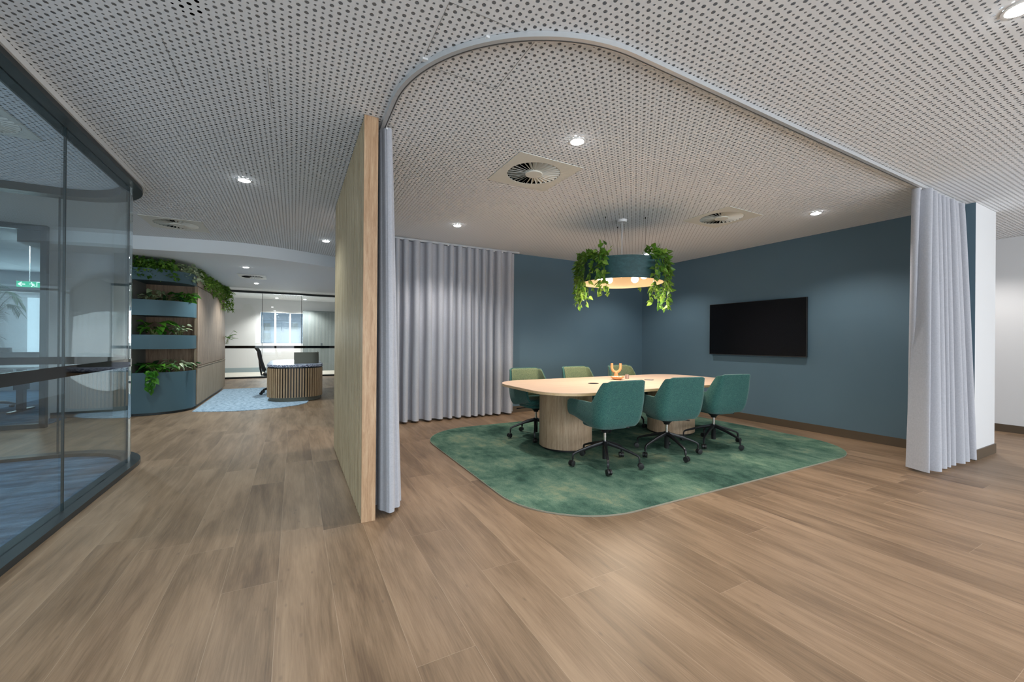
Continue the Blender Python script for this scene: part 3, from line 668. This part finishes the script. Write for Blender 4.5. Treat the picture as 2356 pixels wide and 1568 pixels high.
def make_chair():
    t = empty('meeting_chair', (0, 0, 0))
    def sheet(ins, u0=-1, u1=1, s0=0, s1=1, nu=112, ns=16):
        bm = NB(); vs = [[bm.verts.new(shell_pt(u0+(u1-u0)*i/nu, s0+(s1-s0)*j/ns, ins)) for i in range(nu+1)] for j in range(ns+1)]
        for a, b in zip(vs, vs[1:]):
            for i in range(nu): bm.faces.new((a[i], a[i+1], b[i+1], b[i]))
        return bm
    o = obj('shell', sheet(0), mTeal, t, smooth=True); m = o.modifiers.new('thick', 'SOLIDIFY'); m.thickness = .024; m.offset = -1; m.use_even_offset = False
    b = o.modifiers.new('bevel', 'BEVEL'); b.width = .008; b.segments = 3; b.limit_method = 'ANGLE'; b.angle_limit = R(50)
    o = obj('backrest_pad', sheet(.0250, -.985, .985, .10, .988, 112, 16), mOlive, t, smooth=True, label='olive green inner back'); m = o.modifiers.new('thick', 'SOLIDIFY'); m.thickness = .006; m.offset = -1
    # seat pan + cushion
    def pad(name, z0, z1, sx, y0, y1, r_, mt, bev):
        bm = NB(); prism(bm, rrect(0, (y0+y1)/2, sx, y1-y0, r_, 8), z0, z1); o = obj(name, bm, mt, t); autosmooth(bevel(o, bev, 4), 60); return o
    pad('seat_pan', .385, .43, .37, -.19, .19, .12, mTeal, .018)
    pad('seat', .428, .500, .425, -.20, .222, .10, mTeal, .03)
    bm = NB(); lathe(bm, [(0, .318), (.028, .318), (.034, .335), (.085, .378), (.085, .386), (0, .386)], 0, 0, 24); autosmooth(obj('mechanism', bm, mBlack, t), 40)
    bm = NB(); tube(bm, [(.05, -.03, .372), (.16, -.06, .366), (.235, -.075, .36)], [.006, .006, .008], 8); obj('lever', bm, mBlack, t)
    bm = NB(); lathe(bm, [(0, .236), (.0135, .236), (.0135, .320), (0, .320)], 0, 0, 20); autosmooth(obj('gas_lift', bm, mSteel, t, label='chrome gas lift'))
    bm = NB(); lathe(bm, [(0, .062), (.024, .062), (.024, .2), (.03, .21), (.03, .238), (0, .238)], 0, 0, 24); autosmooth(obj('column', bm, mBlackM, t))
    base = empty('star_base'); base.parent = t
    for k in range(5):
        a = R(72*k); c, s = math.cos(a), math.sin(a)
        bm = NB(); prof = [(.02, .216, .030, .020), (.08, .204, .026, .017), (.16, .182, .022, .014), (.25, .152, .018, .012), (.300, .134, .015, .0115), (.322, .120, .0135, .0125), (.327, .10, .012, .012), (.327, .072, .011, .011)]
        rings = []
        for i, (rr_, zz, hh, ww) in enumerate(prof):
            p0 = prof[max(i-1, 0)]; p1 = prof[min(i+1, len(prof)-1)]; tx, tz = p1[0]-p0[0], p1[1]-p0[1]; l_ = math.hypot(tx, tz); nx, nz_ = -tz/l_, tx/l_
            hh *= .6
            rings.append([bm.verts.new((c*(rr_+nx*q)-s*ww_, s*(rr_+nx*q)+c*ww_, zz+nz_*q)) for q, ww_ in ((hh, ww*.7), (hh, -ww*.7), (0, -ww), (-hh, -ww*.7), (-hh, ww*.7), (0, ww))])
        for a1, b1 in zip(rings, rings[1:]):
            for q in range(6): bm.faces.new((a1[q], a1[(q+1) % 6], b1[(q+1) % 6], b1[q]))
        bm.faces.new(rings[0]); bm.faces.new(rings[-1][::-1])
        leg = autosmooth(obj('leg', bm, mBlackM, base), 50)
        bm = NB(); sw = R(40+67*k); c2, s2 = math.cos(sw), math.sin(sw); ctr = Vector((c*.327, s*.327, .036)); off = Vector((c2, s2, 0))*.012
        ax = Vector((-s2, c2, 0))
        for sd in (-1, 1):
            o_ = ctr+off+ax*sd*.013
            tube(bm, [o_-ax*.010, o_-ax*.009, o_+ax*.009, o_+ax*.010], [.021, .027, .027, .021], 20)
        tube(bm, [ctr+off-ax*.008, ctr+off+ax*.008], .019, 12); tube(bm, [(c*.327, s*.327, .045), (c*.327, s*.327, .078)], .0065, 8)
        autosmooth(obj('caster', bm, mBlack, leg), 50)
    return t, base
ch0, base0 = make_chair()
CH = [(2.68, 3.06, -2, 18, 'teal fabric swivel armchair nearest the viewer, back turned, in front of the left pedestal'),
      (3.55, 3.07, -9, 38, 'teal swivel armchair seen from behind, middle of the near side of the table'),
      (4.39, 3.11, -7, 54, 'teal swivel armchair seen from behind, near side, closest to the television'),
      (2.69, 4.36, 180, 20, 'olive backed armchair at the far left of the table, before the curtain edge'),
      (3.56, 4.42, 182, 0, 'armchair with olive back showing over the middle of the far table edge'),
      (4.42, 4.44, 184, 35, 'armchair partly hidden behind the amber ornament on the far side of the table')]
for i, (x, y, rz, br, lab) in enumerate(CH):
    c = ch0 if i == 0 else copy_tree(ch0)
    c.location = (x, y, .009); c.rotation_euler = (0, 0, R(rz)); tag(c, lab, 'chair', 'chairs around the meeting table')
    for k in c.children:
        if k.name.startswith('star_base'): k.rotation_euler = (0, 0, R(br-rz))
# ------------------------------------------------------------------ television
t = empty('television', (XR, 3.752, 1.435), label='large black flat screen television hung on the slate blue wall', cat='television')
bm = NB(); box(bm, -.062, -.030, -.742, .742, -.418, .418); bevel(obj('bezel', bm, mBlack, t), .003)
bm = NB(); box(bm, -.0635, -.0615, -.734, .734, -.406, .411); obj('screen', bm, mScreen, t)
bm = NB(); box(bm, -.030, -.001, -.3, .3, -.2, .2); obj('wall_bracket', bm, mBlack, t)
bm = NB(); box(bm, -.0645, -.06, -.742, .742, -.419, -.413); obj('lower_strip', bm, mDark, t)
# ------------------------------------------------------------------ leaves
def leaf(bm, p, d, up, L, W, mi=0, curl=.2, point=1.0):
    d = d.normalized(); sd = d.cross(up); 
    if sd.length < 1e-3: sd = d.cross(Vector((1, 0, 0)))
    sd.normalize(); n = sd.cross(d).normalized()
    prof = [(0, .12), (.10, .72), (.28, 1.0), (.52, .82), (.78, .40), (1.0, 0)]
    L_, C_, R_ = [], [], []
    for a, b in prof:
        c = p+d*(L*a)-n*(curl*L*a*a); wdt = W*.5*b
        C_.append(bm.verts.new(c)); 
        if b > 0: L_.append(bm.verts.new(c+sd*wdt+n*wdt*.35)); R_.append(bm.verts.new(c-sd*wdt+n*wdt*.35))
    for i in range(len(prof)-2):
        bm.faces.new((C_[i], C_[i+1], L_[i+1], L_[i])).material_index = mi; bm.faces.new((C_[i+1], C_[i], R_[i], R_[i+1])).material_index = mi
    bm.faces.new((C_[-2], C_[-1], L_[-1])).material_index = mi; bm.faces.new((C_[-1], C_[-2], R_[-1])).material_index = mi
def rv(rnd, s=1): return Vector((rnd.uniform(-1, 1), rnd.uniform(-1, 1), rnd.uniform(-1, 1)))*s
def vine(bf, bs, pts, rnd, step=.035, size=.05, spread=.03, rad=.0018, hang=.5, outv=None):
    pts = [Vector(p) for p in pts]
    tube(bs, pts, rad, 5)
    acc = 0
    for a, b in zip(pts, pts[1:]):
        seg = (b-a); l_ = seg.length; k = acc
        while k < l_:
            q = a+seg*(k/l_)
            for _ in range(2):
                d = (rv(rnd)+Vector((0, 0, -hang))+(outv*.8 if outv else Vector())+seg.normalized()*.3)
                s = size*rnd.uniform(.65, 1.2)
                leaf(bf, q+rv(rnd, spread*.4), d, rv(rnd, .5)+Vector((0, 0, .6))+(outv if outv else Vector()), s, s*.72, curl=rnd.uniform(0, .35))
            k += step*rnd.uniform(.7, 1.3)
        acc = k-l_
# ------------------------------------------------------------------ pendant
PX, PY, PR, PZ0, PZ1 = 3.525, 3.745, .49, 1.925, 2.175
t = empty('pendant_lamp', (PX, PY, PZ0), label='round teal drum pendant lamp with pale timber inside hanging over the meeting table', cat='pendant light')
bm = NB(); lathe(bm, [(PR, 0), (PR, PZ1-PZ0), (PR-.006, PZ1-PZ0), (PR-.006, 0)], n=96, close=True); autosmooth(obj('drum_shade', bm, mShadeT, t))
bm = NB(); lathe(bm, [(PR-.0065, .0), (PR-.0065, PZ1-PZ0-.001), (PR-.011, PZ1-PZ0-.001), (PR-.011, .0)], n=96, close=True); autosmooth(obj('liner', bm, mShadeI, t, label='pale birch inner face'))
bm = NB()
for k in range(3):
    a = R(20+120*k); c, s = math.cos(a), math.sin(a); tube(bm, [(0, 0, .17), (c*(PR-.01), s*(PR-.01), .17)], .006, 8)
lathe(bm, [(0, .155), (.05, .155), (.05, .2), (0, .2)], n=24); obj('frame_spokes', bm, mTrimW, t)
bm = NB(); lathe(bm, [(0, .178), (PR-.0115, .178), (PR-.0115, .186), (0, .186)], n=64); obj('top_panel', bm, mTrimW, t)  # disc added inside the drum to block the bulbs' upward light
bm = NB(); tube(bm, [(0, 0, .2), (0, 0, H_CEIL-PZ0-.02)], .004, 8); obj('cord', bm, mTrimW, t)
bm = NB(); lathe(bm, [(0, H_CEIL-PZ0-.03), (.055, H_CEIL-PZ0-.03), (.06, H_CEIL-PZ0-.001), (0, H_CEIL-PZ0-.001)], n=32); autosmooth(obj('ceiling_rose', bm, mTrimW, t))
for wx, wy in ((3.259, 3.742), (3.678, 3.988), (3.682, 3.52)):
    v = Vector((wx-PX, wy-PY, 0)); e_ = v.normalized()*(PR-.014)
    bm = NB(); tube(bm, [(e_.x*.6, e_.y*.6, .17), (wx-PX, wy-PY, H_CEIL-PZ0-.004)], .0012, 5); tube(bm, [(wx-PX, wy-PY, H_CEIL-PZ0-.02), (wx-PX, wy-PY, H_CEIL-PZ0-.001)], .006, 8); obj('suspension_wire', bm, mBlackM, t)
right = Vector((math.cos(yaw+R(15)), -math.sin(yaw+R(15)), 0)); 
for k in range(5):
    a = R(72*k+10); bx, by = math.cos(a)*.27, math.sin(a)*.27
    bm = NB(); lathe(bm, [(0, .115), (.02, .115), (.02, .17), (0, .165)], bx, by, 16); s_ = obj('lamp_socket', bm, mTrimW, t)
    bm = NB(); bmesh.ops.create_uvsphere(bm, u_segments=20, v_segments=12, radius=.046, matrix=Matrix.Translation((bx, by, .078))); obj('bulb', bm, mBulb, t, smooth=True, label='glowing warm white globe bulb')
d = bpy.data.lights.new('lamp', 'SPOT'); d.energy = 70; d.color = (1, .84, .66); d.shadow_soft_size = .2; d.spot_size = R(165); d.spot_blend = .4
o = bpy.data.objects.new('lamp', d); COL.objects.link(o); o.location = (PX, PY, PZ0+.02)
def pend_plant(label, az0, az1, nv, seed):
    rnd = random.Random(seed); bf, bs = NB(), NB()
    for i in range(nv):
        a = R(az0+(az1-az0)*(i+.5)/nv+rnd.uniform(-5, 5)); c, s = math.cos(a), math.sin(a); o_ = Vector((c, s, 0))
        ri = PR-.08; ro = PR+rnd.uniform(.018, .045); zt = PZ1+rnd.uniform(.015, .05); lo = rnd.choice([1.64, 1.68, 1.74, 1.80, 1.92])
        sl = rnd.uniform(-.08, .08)
        pts = [(PX+c*ri, PY+s*ri, PZ1-.02), (PX+c*(PR-.02), PY+s*(PR-.02), zt), (PX+c*ro, PY+s*ro, zt-.04)]
        nn = 6
        for k in range(1, nn+1):
            f_ = k/nn; b = a+sl*f_*2; pts.append((PX+math.cos(b)*(ro+.02*math.sin(3*f_)), PY+math.sin(b)*(ro+.02*math.sin(3*f_)), (zt-.04)*(1-f_)+lo*f_))
        vine(bf, bs, pts, rnd, .029, .066, .03, outv=o_*.8)
    # bushy crown on the rim
    for i in range(nv*17):
        a = R(rnd.uniform(az0, az1)); rr_ = PR+rnd.uniform(-.12, .05); p = Vector((PX+math.cos(a)*rr_, PY+math.sin(a)*rr_, PZ1+rnd.uniform(-.02, .10)))
        d = rv(rnd)+Vector((math.cos(a)*.5, math.sin(a)*.5, .35)); s = rnd.uniform(.05, .085); leaf(bf, p, d, Vector((0, 0, 1))+rv(rnd, .5), s, s*.7, curl=.2)
    for i in range(4):
        a = R(rnd.uniform(az0, az1)); p = Vector((PX+math.cos(a)*(PR-.03), PY+math.sin(a)*(PR-.03), PZ1)); q = p+Vector((rnd.uniform(-.08, .08), rnd.uniform(-.08, .08), rnd.uniform(.12, .2)))
        tube(bs, [p, q], .0015, 5); leaf(bf, q, rv(rnd)+Vector((0, 0, 1)), rv(rnd), .07, .03)
    e = empty('trailing_ivy', (PX, PY, PZ1), label=label, cat='hanging plant', group='ivy on the pendant lamp')
    for nm, b_, m_ in (('foliage', bf, mIvy), ('vines', bs, mStem)):
        o = obj(nm, b_, m_); o.parent = e; o.matrix_parent_inverse = Matrix.Translation((-PX, -PY, -PZ1))
# image-left azimuth ~ 137 deg, image-right azimuth ~ -43 deg
pend_plant('green ivy trailing over the left side of the drum pendant lamp', 92, 208, 14, 5)
pend_plant('green ivy trailing over the right side of the drum pendant lamp', -92, 22, 14, 8)
# ------------------------------------------------------------------ planter unit
t = empty('planter_cabinet', (-1.9, 10.3, 0), label='tall oak storage wall with four curved blue planter trays on its end', cat='cabinet')
def w2(x, y): return (x+1.9, y-10.3)
ZT = 2.30
front = lambda off: [w2(-2.2, 8.27+off)]+[w2(-2.0, 8.27+off)]+[w2(p[0], p[1]) for p in [(-2.03+(.53-off)*math.cos(R(a)), 8.80+(.53-off)*math.sin(R(a))) for a in range(-84, 1, 7)]]+[w2(-1.5-off, 8.86)]
bm = NB(); box(bm, -1.5-.03+1.9-.88, -1.5+1.9, 8.96-10.3, 12.09-10.3, .06, ZT); obj('carcass', bm, mCab, t)
bm = NB(); box(bm, -2.41+1.9, -1.53+1.9, 9.0-10.3, 12.05-10.3, 0, .0601); prism(bm, front(.04)+[w2(-1.54, 8.96), w2(-2.2, 8.96)], 0, .0401); obj('plinth', bm, mDark, t)
bm = NB(); box(bm, -2.41+1.9, -2.2+1.9, 8.28-10.3, 9.0-10.3, 0, 2.5); obj('side_panel', bm, mGreyP, t, label='grey end panel')
bm = NB(); box(bm, -1.5+1.9, -1.482+1.9, 8.86-10.3, 12.09-10.3, .06, .70); obj('lower_door', bm, mCab2, t)
bm = NB(); box(bm, -1.5+1.9, -1.482+1.9, 8.86-10.3, 12.09-10.3, .735, 2.115); obj('upper_door', bm, mCab, t)
bm = NB(); box(bm, -1.5+1.9, -1.482+1.9, 8.86-10.3, 12.09-10.3, 2.13, ZT); obj('top_rail', bm, mCab2, t)
bm = NB(); box(bm, -1.515+1.9, -1.474+1.9, 8.862-10.3, 12.09-10.3, .705, .722); obj('handle_rail', bm, mCab2, t)
bm = NB(); box(bm, -1.53+1.9, -1.5+1.9, 8.86-10.3, 8.96-10.3, .06, ZT); obj('end_stile', bm, mCab2, t)
for z0, z1 in ((.04, .67), (1.04, 1.265), (1.57, 1.815), (2.12, 2.305)):
    bm = NB(); fr = front(0); bk = [w2(-1.53, 8.96), w2(-2.2, 8.96)]
    strip(bm, fr, -.0, -.018, z0, z1) if False else strip(bm, fr, 0, -.018, z0, z1)
    tr_ = autosmooth(obj('planter_tray', bm, mPlan, t), 30)
    bm = NB(); prism(bm, front(.019)+bk, z0+.002, z0+.02 if z0 > .1 else z0+.02); obj('tray_floor', bm, mPlan, tr_)
    bm = NB(); prism(bm, front(.02)+bk, z1-.06, z1-.035); obj('soil', bm, mSoil, tr_)
# plants in trays
def bush(name, label, cx, cy, cz, mt, n, size, h, spread, seed, cat='plant', shape='ovate', trail=0, group=None, wf=.7):
    rnd = random.Random(seed); bf, bs = NB(), NB()
    for i in range(n):
        a = rnd.uniform(0, 2*math.pi); rr_ = spread*math.sqrt(rnd.random()); hh = h*rnd.uniform(.3, 1)
        b0 = Vector((cx+rnd.uniform(-.03, .03), cy+rnd.uniform(-.03, .03), cz-.03)); tip = Vector((cx+math.cos(a)*rr_, cy+math.sin(a)*rr_*.7, cz+hh))
        mid = b0.lerp(tip, .5)+Vector((0, 0, h*.18)); tube(bs, [b0, mid, tip], .0025, 5)
        d = Vector((math.cos(a), math.sin(a), rnd.uniform(-.5, .5))); s = size*rnd.uniform(.7, 1.2)
        leaf(bf, tip, d, Vector((0, 0, 1))+rv(rnd, .4), s, s*wf, curl=rnd.uniform(.1, .5))
        if rnd.random() < .5: leaf(bf, mid, d+rv(rnd, .6), Vector((0, 0, 1)), s*.7, s*.7*wf, curl=.3)
    for i in range(trail):
        x = cx+rnd.uniform(-.08, .08); y = 8.22; pts = [(x, 8.34, cz), (x, 8.235, cz+.03), (x+.02, y, cz-.08), (x, y-.01, cz-.2-.08*i)]
        vine(bf, bs, pts, rnd, .05, size*.8, .03, hang=.8, outv=Vector((0, -1, 0)))
    e = empty(name, (cx, cy, cz-.03), label=label, cat=cat, group=group)
    for nm, b_, m_ in (('foliage', bf, mt), ('stems', bs, mStem)):
        o = obj(nm, b_, m_); o.parent = e; o.matrix_parent_inverse = Matrix.Translation((-cx, -cy, -(cz-.03)))
bush('variegated_plant', 'pale variegated plant at the left of the second tray from the top', -2.02, 8.55, 1.80, mLeafV, 16, .11, .20, .17, 1)
bush('leafy_plant', 'darker green plant in the middle of the second tray from the top', -1.84, 8.62, 1.80, mLeafD, 18, .10, .16, .17, 2)
bush('philodendron', 'glossy bright green plant at the right end of the second tray', -1.64, 8.72, 1.80, mLeafG, 26, .12, .18, .15, 3, wf=.85)
bush('philodendron', 'large round glossy leaves at the left of the third tray', -1.98, 8.5, 1.25, mLeafG, 18, .15, .24, .20, 4, wf=.85)
bush('variegated_plant', 'cream and green variegated plant at the right of the third tray', -1.68, 8.66, 1.25, mLeafV, 24, .09, .20, .14, 6)
bush('dracaena', 'dark plant with long upright leaves in the bottom tray', -2.04, 8.6, .66, mLeafD, 14, .30, .12, .10, 7, wf=.3)
bush('pothos', 'yellow green plant trailing over the front of the bottom tray', -1.93, 8.42, .66, mLeafG, 18, .13, .14, .16, 8, trail=2)
bush('variegated_plant', 'silvery variegated plant at the right of the bottom tray', -1.70, 8.58, .66, mLeafV, 30, .10, .20, .17, 10, wf=.45)
bush('leafy_plant', 'small green sprig beside the cabinet corner in the bottom tray', -1.53, 8.82, .66, mLeafD, 6, .09, .14, .06, 11)
bush('pothos', 'small leafy sprig hanging beyond the far end of the oak cabinet', -1.46, 12.2, 1.12, mLeafG, 12, .13, .3, .15, 12)
# ivy mound along the top
def top_ivy(label, pts, n, seed, mt, hang=.12, size=.055, zz=ZT):
    rnd = random.Random(seed); bf, bs = NB(), NB(); P = [Vector(p) for p in pts]
    for i in range(n):
        f_ = rnd.random()*(len(P)-1); k = min(int(f_), len(P)-2); q = P[k].lerp(P[k+1], f_-k); tdir = (P[k+1]-P[k]).normalized(); out = Vector((tdir.y, -tdir.x, 0))
        sd = rnd.uniform(-.16, .07); top = .19*(1-abs(sd)*2.0)
        zq = rnd.uniform(-.02, max(top, .02)) if sd < .01 else rnd.uniform(-hang, .08)
        p = Vector((q.x, q.y, zz+zq))+out*sd
        d = out*rnd.uniform(.2, 1)+rv(rnd, .9)+Vector((0, 0, -.3)); s = size*rnd.uniform(.7, 1.35)
        leaf(bf, p, d, Vector((0, 0, 1))+out*.6+rv(rnd, .5), s, s*.72, curl=rnd.uniform(0, .4))
    tube(bs, [Vector((p.x, p.y, zz-.01)) for p in P], .004, 5)
    e = empty('ivy_plant', (P[0].x, P[0].y, zz-.02), label=label, cat='plant', group='ivy along the cabinet top')
    for nm, b_, m_ in (('foliage', bf, mt), ('stems', bs, mStem)):
        o = obj(nm, b_, m_); o.parent = e; o.matrix_parent_inverse = Matrix.Translation((-P[0].x, -P[0].y, -(zz-.02)))
top_ivy('dark ivy at the left end of the top blue tray', [(-2.2, 8.33, 0), (-2.02, 8.33, 0)], 260, 21, mIvy)
top_ivy('dense ivy spilling over the middle of the top blue tray', [(-2.02, 8.32, 0), (-1.85, 8.36, 0), (-1.7, 8.46, 0)], 520, 22, mIvy, .14)
top_ivy('blue green ivy at the corner where the oak side begins', [(-1.66, 8.52, 0), (-1.55, 8.72, 0), (-1.53, 8.98, 0), (-1.53, 9.3, 0)], 420, 23, mLeafV, .12, .05)
top_ivy('bright ivy hanging over the oak cabinet top near the corner', [(-1.53, 9.25, 0), (-1.53, 10.3, 0)], 640, 24, mIvy, .16, .06)
top_ivy('long ivy along the far half of the cabinet top', [(-1.53, 10.25, 0), (-1.53, 11.3, 0)], 640, 25, mIvy, .22, .065)
top_ivy('thick ivy tumbling over the far top corner of the cabinet', [(-1.53, 11.2, 0), (-1.50, 12.0, 0), (-1.40, 12.25, 0)], 760, 26, mIvy, .40, .07)
# ------------------------------------------------------------------ reception rug, desk, chair
bm = NB(); prism(bm, [(-1.47, 8.40), (-1.2, 8.27)]+[( -.85, 8.17), (-.55, 8.17), (-.2, 8.27), (.08, 8.45), (.22, 8.66), (.26, 8.9), (.2, 9.3), (.2, 11.8), (-1.47, 11.85)], .0005, .009)
tag(obj('area_rug', bm, mRugB), 'pale blue flecked rug under the reception desk beside the cabinet', 'rug')
DX, DY = .035, 10.05
t = empty('reception_desk', (DX, DY, 0), label='small rounded reception desk with vertical oak slats and speckled stone top', cat='desk')
def dp(k):
    p = rrect(0, 0, (.98+k), (2.3+k), .40, 12); o_ = []
    for i, a in enumerate(p):
        b = p[(i+1) % len(p)]; o_.append(a); n_ = int((Vector(b)-Vector(a)).length/.2)
        for j in range(1, n_): o_.append(tuple(Vector(a).lerp(Vector(b), j/n_)))
    return o_
bm = NB(); prism(bm, [p for p in dp(-.06) if p[1] < -.45], .010, .09); autosmooth(obj('plinth', bm, mOliveP, t))
dq = [p for p in dp(-.03) if p[1] < -.45]; dq = [p for p in dq]; bm = NB(); prism(bm, dq, .09, .645); autosmooth(obj('body', bm, mBlack, t))
bm = NB(); box(bm, .43, .475, -.6, .75, .01, .645); box(bm, -.3, .3, 1.05, 1.1, .01, .672); obj('side_panel', bm, mBlack, t)
bm = NB(); prism(bm, dp(-.05), .645, .672); autosmooth(obj('shadow_gap', bm, mDark, t))
bm = NB(); prism(bm, dp(.02), .672, .72); bevel(autosmooth(obj('stone_top', bm, mTerr, t)), .006)
bm = NB(); pp = dp(0); pp = pp+[pp[0]]; Lc = [0]
for a, b in zip(pp, pp[1:]): Lc.append(Lc[-1]+(Vector(b)-Vector(a)).length)
ns = int(Lc[-1]/.047)
for i in range(ns):
    s = Lc[-1]*i/ns; k = 0
    while Lc[k+1] < s: k += 1
    f_ = (s-Lc[k])/(Lc[k+1]-Lc[k]); p = Vector(pp[k]).lerp(Vector(pp[k+1]), f_); td = (Vector(pp[k+1])-Vector(pp[k])).normalized(); n_ = Vector((td.y, -td.x))
    if p.y > -.45 and p.x < .4: continue
    q = [p+td*.013+n_*.004, p+td*.013-n_*.014, p-td*.013-n_*.014, p-td*.013+n_*.004]
    prism(bm, [tuple(v) for v in q], .085, .648)
obj('slats', bm, mDeskS, t)
bm = NB(); strip(bm, [(.42, -.1), (.42, -.55)]+arc(.30, -.62, .12, 0, -90, 6)+[(.1, -.74), (-.03, -.74)], -.008, .008, .7205, .95)
autosmooth(obj('privacy_screen', bm, mOliveP, t, label='olive grey upstand screen'))
# task chair
def task_chair(x, y, rz, label, group=None):
    t = empty('task_chair', (x, y, .009), rz=R(rz), label=label, cat='chair', group=group)
    bm = NB(); prism(bm, rrect(0, 0, .46, .46, .12, 6), .40, .47); bevel(autosmooth(obj('seat', bm, mBlack, t)), .025, 3)
    bm = NB(); vs = []
    for j in range(13):
        f_ = j/12; z = .50+.52*f_; yb = -.22-.05*math.sin(f_*2.2)-.07*f_-(.05 if j > 10 else 0)*(1 if j == 12 else .5)
        row_ = [bm.verts.new(((-.21+.42*i/8)*(1-.15*f_), yb+.045*((i-4)/4)**2, z)) for i in range(9)]; vs.append(row_)
    for a, b in zip(vs, vs[1:]):
        for i in range(8): bm.faces.new((a[i], a[i+1], b[i+1], b[i]))
    o = obj('backrest', bm, mBlack, t, smooth=True); m = o.modifiers.new('s', 'SOLIDIFY'); m.thickness = .022
    bm = NB(); tube(bm, [(0, -.10, .40), (0, -.26, .42), (0, -.285, .56), (0, -.30, .72)], .018, 10); obj('back_support', bm, mBlack, t)
    bm = NB(); lathe(bm, [(0, .09), (.025, .09), (.025, .40), (0, .40)], n=16); obj('column', bm, mBlack, t)
    for k in range(5):
        a = R(72*k+15); c, s = math.cos(a), math.sin(a)
        bm = NB(); tube(bm, [(c*.02, s*.02, .13), (c*.2, s*.2, .11), (c*.30, s*.30, .08), (c*.305, s*.305, .05)], [.02, .017, .013, .01], 8); leg = obj('leg', bm, mBlack, t)
        bm = NB(); ax = Vector((-s, c, 0)); q = Vector((c*.305, s*.305, .029))
        tube(bm, [q-ax*.02, q+ax*.02], .028, 16); obj('caster', bm, mBlack, leg)
    return t
task_chair(-.36, 10.45, -90, 'black task chair tucked behind the slatted reception desk')
task_chair(-4.35, 9.9, 200, 'black swivel chair nearest the dark framed glazing at far left', 'chairs in the left office')
task_chair(-3.75, 10.7, 170, 'black swivel chair farther back behind the dark framed glazing', 'chairs in the left office')
# office desk, palm, exit sign behind the framed glazing
t = empty('office_desk', (-4.9, 9.6, 0), label='white topped office desk on a black leg behind the framed glazing', cat='desk')
bm = NB(); box(bm, -1.3, 1.3, -.4, .4, .715, .74); bevel(obj('desktop', bm, mPaintW, t), .003)
for s in (-1, 1):
    bm = NB(); box(bm, s*1.0-.04, s*1.0+.04, -.05, .05, .03, .715); box(bm, s*1.0-.03, s*1.0+.03, -.33, .33, .007, .035); box(bm, s*1-.07, s*1+.07, -.06, .06, .36, .55); obj('leg', bm, mBlackM, t)
t = empty('potted_palm', (-3.95, 8.75, .007), label='tall dark palm in a pot behind the dark framed glazing', cat='plant')
bm = NB(); lathe(bm, [(0, 0), (.13, 0), (.17, .34), (.155, .34), (.15, .30), (0, .30)], n=28); autosmooth(obj('pot', bm, mDark, t))
rnd = random.Random(3); bf, bs = NB(), NB()
for i in range(13):
    a = rnd.uniform(0, 2*math.pi); h0 = rnd.uniform(.9, 1.75); L_ = rnd.uniform(.25, .40)
    p = [Vector((0, 0, .3)), Vector((math.cos(a)*.05, math.sin(a)*.05, h0*.6)), Vector((math.cos(a)*.12, math.sin(a)*.12, h0))]
    for k in range(1, 5): f_ = k/4; p.append(Vector((math.cos(a)*(.12+L_*f_*.8), math.sin(a)*(.12+L_*f_*.8), h0+.32*math.sin(f_*2.3)-.12*f_*f_)))
    tube(bs, p, [.008, .007, .005, .004, .003, .002, .001], 5)
    for k in range(2, 6):
        for j in range(6):
            q = p[k].lerp(p[k+1], j/6); dd = (p[k+1]-p[k]).normalized(); sd = dd.cross(Vector((0, 0, 1))).normalized()
            for s in (-1, 1): leaf(bf, q, dd*.6+sd*s+Vector((0, 0, -.25)), Vector((0, 0, 1)), .15, .016, curl=.25)
obj('fronds', bf, mLeafD, t); obj('stems', bs, mStem, t)
t = empty('exit_sign', (-3.58, 9.0, 2.02), label='green illuminated exit sign seen through the far left glazing', cat='sign')
bm = NB(); box(bm, -.14, .14, -.015, .015, -.05, .05); obj('housing', bm, mTrimW, t)
bm = NB(); box(bm, -.132, .132, -.017, -.0152, -.043, .043); obj('sign_face', bm, emis('sign_green', (.05, .55, .32), 1.2), t)
bm = NB(); mE = emis('sign_white', (.9, 1, .95), 1.6)
def bar(bm, x0, z0, x1, z1, wd):
    a, b = Vector((x0, z0)), Vector((x1, z1)); d_ = (b-a).normalized(); n_ = Vector((-d_.y, d_.x))*wd/2
    q = [a+n_, a-n_, b-n_, b+n_]; v0 = [bm.verts.new((p.x, -.0185, p.y)) for p in q]; v1 = [bm.verts.new((p.x, -.0171, p.y)) for p in q]
    bm.faces.new(v0); bm.faces.new(v1[::-1])
    for i in range(4): bm.faces.new((v0[i], v0[(i+1) % 4], v1[(i+1) % 4], v1[i]))
bar(bm, -.11, 0, -.04, 0, .014); bar(bm, -.075, .03, -.112, 0, .012); bar(bm, -.075, -.03, -.112, 0, .012)
bar(bm, .03, .012, .045, -.012, .014); bar(bm, .03, .012, .005, .004, .008); bar(bm, .036, .012, .06, 0, .008); bar(bm, .045, -.012, .025, -.035, .009); bar(bm, .045, -.012, .07, -.028, .009); bar(bm, .022, .028, .034, .028, .013)
for a in ((.085, -.038, .085, .038), (.085, .038, .122, .038), (.122, .038, .122, -.038)): bar(bm, *a, .007)
obj('pictogram', bm, mE, t)
bm = NB(); tube(bm, [(0, 0, .05), (0, 0, H_CEIL-2.02-.001)], .005, 8); obj('hanger', bm, mTrimW, t)
